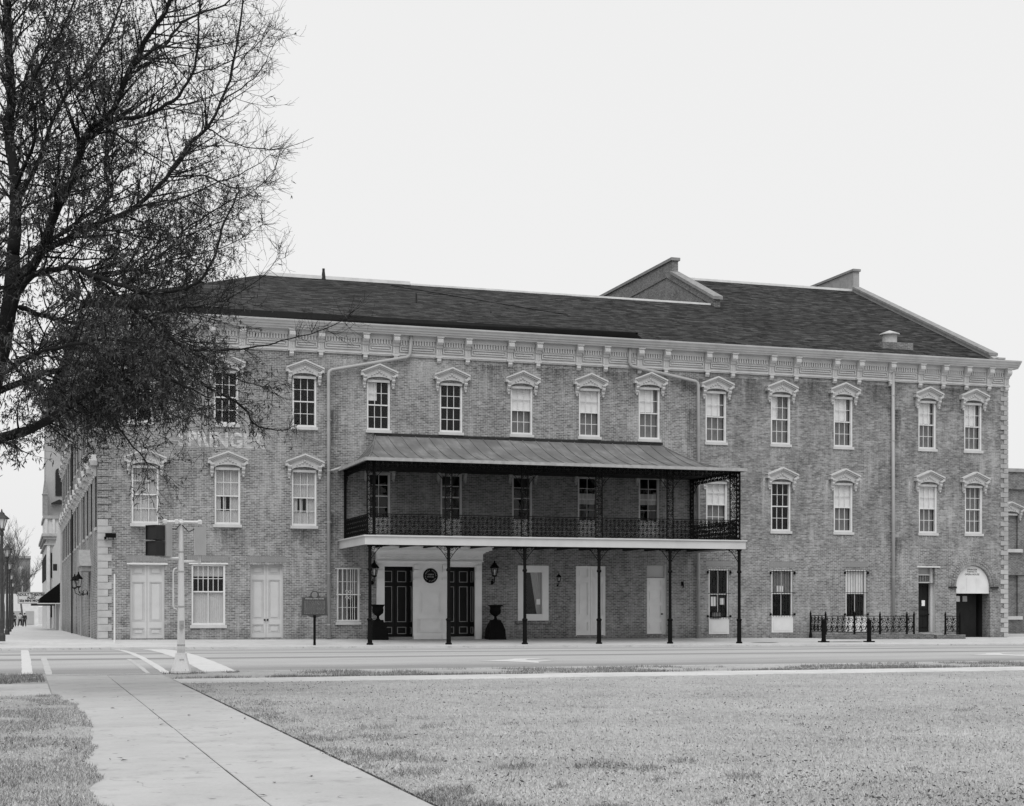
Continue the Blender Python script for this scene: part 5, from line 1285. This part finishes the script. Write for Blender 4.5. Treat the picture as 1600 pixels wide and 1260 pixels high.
# ---------------- people
def skinned(name, pts, edges, rads, mat, parent, rootv=0):
    me = bpy.data.meshes.new(name); me.from_pydata(pts, edges, []); o = bpy.data.objects.new(name, me); COL.objects.link(o)
    md = o.modifiers.new('skin','SKIN'); md.use_smooth_shade = True
    sv = me.skin_vertices[0].data
    for i, r_ in enumerate(rads): sv[i].radius = (r_, r_)
    sv[rootv].use_root = True
    o.modifiers.new('sub','SUBSURF').levels = 1
    dg = bpy.context.evaluated_depsgraph_get(); m2 = bpy.data.meshes.new_from_object(o.evaluated_get(dg)); m2.name = name
    bpy.data.objects.remove(o); bpy.data.meshes.remove(me); m2.materials.clear(); m2.materials.append(mat)
    return sub(name, m2, parent)
def person(px, Z, label, rot, coat, trousers, lean=0.0, step=.12, arm=.0):
    p = cz(px, 979, Z); z = sz(p.y)
    t = thing('person', label, 'person', (p.x,p.y,z), 'people standing on the side pavement', rot)
    P_ = {'pel':(0,0,.95),'wai':(lean*.2,0,1.12),'che':(lean*.5,0,1.32),'nk':(lean*.8,0,1.5),'hd':(lean,-.02,1.60),'ht':(lean,-.01,1.74)}
    for s,n in ((-1,'l'),(1,'r')):
        P_['hip'+n]=(s*.10,0,.90); P_['kn'+n]=(s*(.10+step*.4),-.03,.50); P_['an'+n]=(s*(.10+step),.02,.09); P_['to'+n]=(s*(.11+step),-.13,.04)
        P_['sh'+n]=(lean*.7+s*.19,0,1.42); P_['el'+n]=(lean*.5+s*(.27+arm*.1),.03,1.15); P_['wr'+n]=(lean*.4+s*(.27-.12*arm),-.12-.2*arm,.94+.18*arm); P_['ha'+n]=(lean*.4+s*(.25-.15*arm),-.18-.25*arm,.87+.22*arm)
    K = list(P_); ix = {k:i for i,k in enumerate(K)}
    E = [('pel','wai'),('wai','che'),('che','nk'),('nk','hd'),('hd','ht')]
    for n in 'lr': E += [('pel','hip'+n),('hip'+n,'kn'+n),('kn'+n,'an'+n),('an'+n,'to'+n),('che','sh'+n),('sh'+n,'el'+n),('el'+n,'wr'+n),('wr'+n,'ha'+n)]
    Rr = {'pel':.14,'wai':.125,'che':.15,'nk':.055,'hd':.095,'ht':.07}
    for n in 'lr': Rr.update({'hip'+n:.095,'kn'+n:.065,'an'+n:.045,'to'+n:.035,'sh'+n:.065,'el'+n:.045,'wr'+n:.032,'ha'+n:.038})
    skinned('body',[P_[k] for k in K],[(ix[a],ix[b]) for a,b in E],[Rr[k] for k in K],M['skin'],t)
    ck = ['pel','wai','che']+[a+n for n in 'lr' for a in ('sh','el','wr')]; ci = {k:i for i,k in enumerate(ck)}
    skinned('jacket',[P_[k] for k in ck],[(ci[a],ci[b]) for a,b in E if a in ci and b in ci],[Rr[k]*1.18+.008 for k in ck],coat,t)
    tk_ = ['pel']+[a+n for n in 'lr' for a in ('hip','kn','an')]; ti = {k:i for i,k in enumerate(tk_)}
    skinned('trousers',[P_[k] for k in tk_],[(ti[a],ti[b]) for a,b in E if a in ti and b in ti],[Rr[k]*1.15+.012 for k in tk_],trousers,t)
    sub('hair', MB().lathe([(.085,0),(.105,.06),(.10,.12),(.06,.165),(0,.18)], c=(P_['hd'][0],P_['hd'][1]+.02,1.60), n=10).mesh('hair',M['cloth1'],True), t)
person(22,186,'person in dark clothes standing nearest the lamp posts',.6,M['cloth3'],M['cloth1'],lean=-.05,arm=.8)
person(31.5,190,'person in pale shirt and dark trousers, middle of three',0,M['cloth2'],M['cloth1'],step=.16,arm=.3)
person(38.5,190,'person in dark jacket right of the pale-shirted one',-.5,M['cloth1'],M['cloth1'],step=.05)

# ================================================================== THE OAK AT THE LEFT
D0 = 27.0
T3 = lambda px, py, dz=0: cz(px, py, D0+dz)
base = T3(-95,1000,0); base = Vector((base.x, base.y, 0))
OAK = thing('oak_tree', 'large dark oak with drooping leafy twigs filling the upper left', 'tree', base)
wood = MB(); twigs = MB(); leafpos = []
tr_ = random.Random(21)
limbs = []
def limb(pts, r0, r1, spread=1.0):
    P3 = [T3(*p) for p in pts]
    # smooth the traced line
    out = []
    for i in range(len(P3)-1):
        a,b,c,d = P3[max(i-1,0)],P3[i],P3[i+1],P3[min(i+2,len(P3)-1)]
        for t in (0,.25,.5,.75):
            out.append(.5*((2*b)+(c-a)*t+(2*a-5*b+4*c-d)*t*t+(3*b-a-3*c+d)*t**3) + Vector((tr_.uniform(-1,1),tr_.uniform(-1,1),tr_.uniform(-1,1)))*.018)
    out.append(P3[-1]); n=len(out)
    r0*=.82; rad=[r0+(r1-r0)*(i/(n-1))**.8 for i in range(n)]
    wood.tube(out, rad, 8 if r0>.06 else 6); limbs.append((out, rad, spread))
# trunk with root flare
wood.tube([base+Vector((0,0,-.2)),base+Vector((0,0,.15)),base+Vector((.02,0,.6)),base+Vector((.05,0,1.8)),T3(-70,800),T3(-40,700),T3(-18,620),T3(4,540),T3(16,470),T3(21,400)],[.60,.46,.36,.31,.27,.22,.18,.15,.13,.115],12)
limb([(21,400,0),(25,317,.1),(22,267,.2),(13,200,.2),(18,150,.1),(14,75,0),(11,0,-.1),(8,-90,0),(14,-190,.2)],.14,.05)
limb([(22,450,0),(60,405,-.4),(85,335,-.8),(113,280,-1),(127,227,-1.1),(150,195,-1.3),(173,180,-1.4),(203,110,-1.6),(227,67,-1.7),(263,7,-2),(290,-70,-2.2)],.105,.03)
limb([(127,227,-1.1),(175,190,-1.6),(230,180,-2.0),(270,157,-2.3),(300,117,-2.5),(310,67,-2.6),(312,0,-2.7)],.055,.014)
limb([(203,110,-1.6),(240,75,-1.2),(257,72,-1.0),(280,40,-.8),(297,28,-.6),(350,7,-.3),(385,-40,0)],.045,.012)
limb([(45,395,.3),(113,353,.8),(173,307,1.2),(163,263,1.3),(177,217,1.4),(185,150,1.5)],.06,.02)
limb([(30,430,0),(60,402,.4),(117,367,.8),(213,323,1.2),(260,277,1.4),(293,230,1.6),(323,200,1.7),(347,157,1.8),(363,110,1.9),(377,33,2.0),(385,-40,2.1)],.075,.014)
limb([(323,200,1.7),(370,227,1.5),(425,234,1.3),(455,228,1.2),(490,215,1.1)],.020,.003)
limb([(10,520,0),(40,440,-.5),(103,418,-1),(142,430,-1.5),(193,448,-2),(241,457,-2.3),(280,454,-2.6),(314,436,-2.8),(335,400,-2.9),(352,345,-3),(375,297,-3.0)],.075,.012)
limb([(136,428,-1.4),(180,460,-1.2),(223,493,-1),(262,527,-.7),(300,545,-.5),(347,548,-.3),(400,542,-.2),(440,534,-.1),(498,518,0),(548,497,.1)],.05,.005)
limb([(-18,620,0),(50,590,.5),(130,570,1),(223,556,1.5),(270,560,1.7),(317,600,1.8),(380,636,1.9),(396,662,1.9),(432,673,1.9),(464,665,2.0)],.08,.006)
limb([(-45,715,0),(0,686,-.4),(60,665,-.9),(121,626,-1.4),(150,606,-1.7),(200,580,-2),(255,590,-2.3),(290,605,-2.4),(330,622,-2.5)],.135,.01)
limb([(135,618,-1.5),(155,640,-1.6),(181,665,-1.7),(217,708,-1.8),(235,726,-1.8),(262,737,-1.8)],.03,.005)
limb([(20,330,.2),(60,250,1.0),(90,170,1.6),(150,90,2.2),(185,20,2.5),(200,-60,2.7)],.06,.015)
limb([(14,230,.2),(50,90,.3),(75,60,.4),(90,0,.5),(110,-80,.6)],.04,.012)
limb([(20,300,0),(55,215,-1.5),(50,130,-2),(95,50,-2.4),(130,-30,-2.6)],.045,.012)
limb([(30,480,0),(90,500,1.2),(160,510,2.2),(240,500,2.8),(300,470,3.2)],.06,.01)
limb([(10,560,0),(60,610,1.5),(110,640,2.3),(150,662,2.8)],.045,.008)
limb([(0,590,0),(40,560,-1.8),(110,540,-2.8),(180,530,-3.4),(260,545,-3.8)],.06,.01)
for pts_, r_ in (([(213,323,1.2),(270,312,1.0),(330,290,.8),(385,268,.7),(425,240,.6)],.03),([(260,277,1.4),(320,275,2.0),(375,296,2.4),(418,280,2.6)],.025),
    ([(193,448,-2),(250,400,-1.5),(300,352,-1.2),(345,322,-1),(392,300,-.8),(428,270,-.7)],.032),([(113,353,.8),(180,362,0),(250,375,-.6),(310,362,-1),(370,335,-1.2)],.03),
    ([(142,430,-1.5),(220,420,-.5),(290,402,.2),(360,382,.6),(412,350,.8)],.032),([(223,493,-1),(290,482,0),(350,470,.6),(400,440,1),(438,398,1.2)],.028),
    ([(347,157,1.8),(388,130,1.5),(415,98,1.3),(432,60,1.2)],.018),([(300,117,-2.5),(345,102,-2.2),(392,78,-2),(428,40,-1.8)],.018),([(363,110,1.9),(398,70,2.2),(415,20,2.4)],.016),
    ([(130,570,1),(200,598,.2),(260,622,-.4),(320,636,-.8),(368,648,-1)],.03),([(262,527,-.7),(320,562,.2),(370,592,.8),(420,606,1.2),(455,598,1.4)],.022),
    ([(60,590,.5),(120,606,-.4),(190,622,-1),(250,632,-1.5)],.03),([(150,606,-1.7),(200,560,-1),(260,530,-.4),(310,505,.2)],.03),([(90,500,1.2),(150,470,.6),(210,440,.2),(270,415,0)],.03),
    ([(60,402,.4),(130,405,1.4),(200,400,2),(270,375,2.4),(330,335,2.6)],.03),([(30,560,0),(90,545,-1),(150,550,-1.6),(220,580,-2),(280,600,-2.3)],.032),
    ([(20,330,.2),(70,310,-.6),(130,300,-1.2),(190,270,-1.6),(240,225,-2)],.03),([(13,200,.2),(60,160,.8),(110,130,1.2),(160,130,1.6),(215,95,2)],.028)):
    limb(pts_, r_, .004)
# the half of the crown that spreads away from the street, outside the frame
for (dx,dzp,dy) in ((-280,2,-60),(-330,-2,60),(-240,4,160),(-260,-3.5,-200),(-180,3.5,-330),(-120,-4,-120)):
    limb([(-10,480,0),(dx*.35,440+dy*.3,dzp*.4),(dx*.7,400+dy*.7,dzp*.8),(dx,380+dy,dzp)],.09,.015)
def growbranch(p, d, L, r_, lv, lean_up):
    n = (6,5,3)[lv]; pts=[p]; d=d.normalized(); rads=[r_]
    for k in range(n):
        j=(.13,.22,.28)[lv]
        d=(d+Vector((tr_.uniform(-j,j),tr_.uniform(-j,j),tr_.uniform(-j,j)+lean_up))).normalized()
        pts.append(pts[-1]+d*(L/n)); rads.append(max(.0022,r_*(1-.75*(k+1)/n)))
    (wood if lv==0 else twigs).tube(pts,rads,(5,3,3)[lv],False)
    return pts, d
camright = Vector((cy,-sy,0))
axis0 = T3(0,400)
def dens(p):
    a = (p-axis0).dot(camright); h = p.z
    lim = 3.1 + max(0,(8.6-h))*.20
    return max(.02, min(1.0, 1.35 - abs(a)/lim))*(1.0 if h < 8.6 else .7)*(1.0 if h > 4.75 or a < .9 else .22)
for (pts, rads, spr) in limbs:
    L = sum((b-a).length for a,b in zip(pts[:-1],pts[1:])); nsec = int(L/(.105 if sum(p.z for p in pts)/len(pts) < 8 else .11))
    for s in range(nsec):
        f = .10+.90*s/max(1,nsec-1)+tr_.uniform(-.02,.02); i = min(len(pts)-2,max(0,int(f*(len(pts)-1)))); t = tr_.random()
        p = pts[i].lerp(pts[i+1],t); tan=(pts[i+1]-pts[i]).normalized()
        v = Vector((tr_.gauss(0,1),tr_.gauss(0,1),tr_.gauss(0,1))); v=(v-tan*v.dot(tan)).normalized()
        low = p.z < 6.2; lat_ = (p-axis0).dot(camright); room = max(.16, min(1.0, (4.7-lat_)/1.5))
        if lat_ > 3.3 and tr_.random() < (.35 if lat_ < 3.9 else .55): continue
        L1 = (tr_.uniform(.5,1.3) if low else tr_.uniform(.6,1.9))*(1.1-.30*f)*room*(.6 if p.z < 5.0 and lat_ > 0 else 1.0)
        sp_, dd = growbranch(p, tan*.65+v*.9+camright*.12, L1, max(.004,min(.022,rads[i]*.45)), 0, -.03 if low else .07)
        for k2 in range(tr_.randint(5,8)):
            q = sp_[tr_.randint(1,6)]; w = Vector((tr_.gauss(0,1),tr_.gauss(0,1),tr_.gauss(0,1))).normalized()
            tp_, d2 = growbranch(q, dd*.7+w*.8, tr_.uniform(.22,.60), .0050, 1, -.06 if low else .05)
            de = dens(q)
            if tr_.random() < .75:
                for k3 in range(2):
                    q2 = tp_[tr_.randint(1,4)]; fp,_ = growbranch(q2, d2*.6+Vector((tr_.gauss(0,.7),tr_.gauss(0,.7),tr_.gauss(0,.7))), tr_.uniform(.10,.26), .0030, 2, 0)
                    for z_ in fp[1:]: leafpos.append((z_, de))
            for z_ in tp_[1:]: leafpos.append((z_, de))
sub('trunk', wood.mesh('trunk', M['bark'], True), OAK).location = -base
o = sub('twigs', twigs.mesh('twigs', M['bark']), OAK); o.location = -base; o['kind'] = 'stuff'
LP = np.array([tuple(p) for p,_ in leafpos]); LD = np.array([d for _,d in leafpos])
def leaf_cloud(P, L, Wd, droop, seed, fold=.25):
    r = np.random.default_rng(seed); n=len(P)
    az=r.uniform(0,2*np.pi,n); pit=r.normal(droop,.6,n)
    d=np.stack([np.cos(az)*np.cos(pit),np.sin(az)*np.cos(pit),-np.sin(pit)],1)
    u=np.cross(d,r.normal(0,1,(n,3))); u/=np.linalg.norm(u,axis=1,keepdims=True)+1e-9; nn=np.cross(d,u)
    l=(L*r.uniform(.40,1.25,n))[:,None]; w_=(Wd*r.uniform(.7,1.2,n))[:,None]
    b=P; m1=P+d*l*.45+u*w_*.5+nn*w_*fold; m2=P+d*l*.45-u*w_*.5+nn*w_*fold; tip=P+d*l+nn*l*r.normal(0,.12,(n,1)); 
    V=np.stack([b,m1,tip,m2],1).reshape(-1,3); base_=np.arange(n)*4
    F=np.concatenate([np.stack([base_,base_+1,base_+2],1),np.stack([base_,base_+2,base_+3],1)])
    return V,F
def np_mesh(name, V, F, mat):
    me=bpy.data.meshes.new(name); me.vertices.add(len(V)); me.vertices.foreach_set('co',V.astype(np.float32).ravel())
    me.loops.add(F.size); me.loops.foreach_set('vertex_index',F.astype(np.int32).ravel()); me.polygons.add(len(F))
    me.polygons.foreach_set('loop_start',np.arange(0,F.size,F.shape[1],dtype=np.int32)); me.materials.append(mat); me.update(calc_edges=True); return me
keep = rng.random(len(LP)) < LD*np.where(LP[:,2]<7.5,.86,.92)
P1 = LP[keep]; P1 = np.concatenate([P1, P1[rng.random(len(P1))<.5]+rng.normal(0,.03,(int(0),3)) if False else P1])
print('leaf sites', len(LP), 'leaves', len(P1))
V,F = leaf_cloud(P1,.105,.024,.75,5)
o = sub('crown', np_mesh('crown',V,F,M['leaf']), OAK); o.location=-base; o['kind']='stuff'

# ================================================================== GRASS AND FALLEN LEAVES
def noise2(x,y,s,seed):
    r=np.random.default_rng(seed); v=np.zeros_like(x)
    for k in range(6):
        a=r.uniform(0,2*np.pi); f=s*r.uniform(.6,1.8); v+=np.sin((x*np.cos(a)+y*np.sin(a))*f+r.uniform(0,6.28))
    return v/6**.5
def scatter(n, zlo, zhi, p, seed, xlo=-2100, xhi=2000):
    r=np.random.default_rng(seed); t=r.random(n); Z=(zlo**(1-p)+(zhi**(1-p)-zlo**(1-p))*t)**(1/(1-p)) if p!=1 else zlo*(zhi/zlo)**t
    q=(r.uniform(-230,1830,n)-CX)/FPX
    return (sy+cy*q)*Z,(cy-sy*q)*Z
def blades(name, x, y, h, w_, lay, mat, seed, z0=-.012, label=None):
    r=np.random.default_rng(seed); n=len(x); az=r.uniform(0,2*np.pi,n); til=np.abs(r.normal(lay,.35,n)); hh=h*r.uniform(.5,1.3,n)
    d=np.stack([np.cos(az)*np.sin(til),np.sin(az)*np.sin(til),np.maximum(.12,np.cos(til))],1)
    s=np.stack([-np.sin(az+r.normal(0,.8,n)),np.cos(az),np.zeros(n)],1)*(w_*.5)
    P=np.stack([x,y,np.full(n,z0)],1); V=np.stack([P-s,P+s,P+d*hh[:,None]],1).reshape(-1,3); F=np.arange(3*n).reshape(-1,3)
    o=link(name,np_mesh(name,V,F,mat)); tag(o,label,'grass',kind='stuff'); return o
on_walk=lambda x,y: ((x>.53)&(x<3.07))|((y>30.98)&(y<32.82)&(x>3))|((y>27.58)&(y<31.62)&(x<.6))
x,y=scatter(620000,9.5,36,1.35,31)
edge=.06*noise2(x,y,3.0,4)
ledge=lambda y: .60+.25*np.exp(-((y-21.5)/4.6)**4)+.035*np.sin(y*2.3)+.03*np.sin(y*5.9+1)
m=(y<31.0)&(((x>3.07+edge*.3)))|((x<ledge(y)+edge*.5)&(y<27.6))
x,y=x[m],y[m]
blades('lawn_grass',x[x>1],y[x>1],.036,.006,1.05,M['blade'],41,label='short dry dormant grass covering the lawn right of the walk')
blades('lawn_grass',x[x<1],y[x<1],.036,.006,1.0,M['blade'],42,z0=.004,label='short dry dormant grass covering the lawn left of the walk')
# darker, rougher patches in the lawn
x,y=scatter(330000,9.5,34,1.3,33); k=.7*noise2(x,y,2.1,12)+.8*noise2(x,y,7,13)
near_edge=np.exp(-np.abs(x-3.3)/.9)*1.5+np.where(x<1,-9,0)
m=(k*.8+near_edge>1.25)&(((x>3.08)&(y<30.9))|((x<ledge(y)+.04+.06*noise2(x,y,3,4))&(y<27.5)))
blades('rough_grass',x[m],y[m],.050,.006,.8,M['blade2'],43,z0=0.0,label='darker rough grass patches in the lawn right of the walk')
rl_=np.random.default_rng(61); n=110000; xq=rl_.uniform(-3.2,.9,n); yq=9.5+18*rl_.random(n)**1.5; kq=noise2(xq,yq,1.6,62)+.8*noise2(xq,yq,5,63)
mq=(xq<ledge(yq)+.05+.05*noise2(xq,yq,4,64))&(kq+.5*np.exp(-np.abs(xq-ledge(yq))/.25)>-.25)
blades('rough_grass',xq[mq],yq[mq],.050,.006,.8,M['blade2'],65,z0=.003,label='darker rough grass mottling the lawn left of the walk')
# verge by the kerb
r=np.random.default_rng(8); n=52000; xv=r.uniform(3.1,45,n); yv=r.uniform(32.85,36.05,n); xl=r.uniform(-4,.5,9000); yl=r.uniform(31.65,36.05,9000)
xv=np.concatenate([xv,xl]); yv=np.concatenate([yv,yl]); m=noise2(xv,yv,1.1,14)+noise2(xv,yv,3,15)*.6>-.1; xv,yv=xv[m],yv[m]
xe=r.uniform(3.1,45,15000); ye=32.86+np.abs(r.normal(0,.22,15000)); me_=noise2(xe,ye*0,1.7,16)>-.3; xv=np.concatenate([xv,xe[me_]]); yv=np.concatenate([yv,ye[me_]])  # extra dark blades along the edge stand in for its shadow line
blades('verge_grass',xv,yv,.075,.009,.6,M['blade2'],44,label='ragged darker grass strip between the cross walk and the kerb')
# fallen oak leaves on the lawn
x,y=scatter(11000,9.5,34,1.1,51); k=noise2(x,y,.9,52)+.7*noise2(x,y,2.6,53); m=(k>.75)|(np.random.default_rng(3).random(len(x))<.20)
m&=((x>3.0)&(y<30.9))|((x<.6)&(y<27.5)); x,y=x[m][:2600],y[m][:2600]
V,F=leaf_cloud(np.stack([x,y,np.full(len(x),.010)],1),.048,.017,.0,54,.5); V[:,2]=np.maximum(V[:,2],-.005)
x2_,y2_=scatter(9000,9.5,32,1.3,57); m2_=((x2_>3.0)&(y2_<30.9))|((x2_<.6)&(y2_<27.5)); V2,F2=leaf_cloud(np.stack([x2_[m2_],y2_[m2_],np.full(m2_.sum(),.014)],1),.024,.010,.0,58,.4); F=np.concatenate([F,F2+len(V)]); V=np.concatenate([V,V2])
tag(link('fallen_leaves',np_mesh('fallen_leaves',V,F,M['leafdark'])),'dark curled fallen leaves scattered over the lawn','leaves',kind='stuff')
# leaves lying on the walk, one by one
lw_=random.Random(77); lvm=[]
for k in range(3):
    q=random.Random(k); mb=MB(); mb.add([(0,0,.004),(.03,.014,.016),(.085,.002,.006+.012*k),(.03,-.014,.014)],[(0,1,2),(0,2,3)]); lvm.append(mb.mesh('fallen_leaf',M['leafdark']))
for k in range(34):
    X_=lw_.uniform(.75,2.95); Y_=11+16*lw_.random()**1.6
    o=link('fallen_leaf',lvm[k%3],None,(X_,Y_,.003),lw_.uniform(0,6.28)); s_=lw_.uniform(.6,1.2); o.scale=(s_,s_,s_)
    tag(o,'small dark fallen leaf lying on the pale concrete walk','leaf','fallen leaves on the walk')
yy_=np.linspace(8,27.5,80); lipv=[]; 
for q in yy_: lipv += [(.2,float(q),.001),(float(ledge(q))-.05,float(q),.010),(float(ledge(q)),float(q),.002)]
lm_=MB(); lm_.v=lipv; lm_.f=[f for i in range(79) for f in ((3*i,3*i+1,3*i+4,3*i+3),(3*i+1,3*i+2,3*i+5,3*i+4))]; lm_.m=[0]*len(lm_.f)
tag(ob('turf_lip', lm_, M['lawn']), kind='structure')
# soil lip where the walk meets the lawn
ob('soil_edge', MB().box(3.052,3.10,-8,30.98,-.03,-.006), M['dark'], walk)
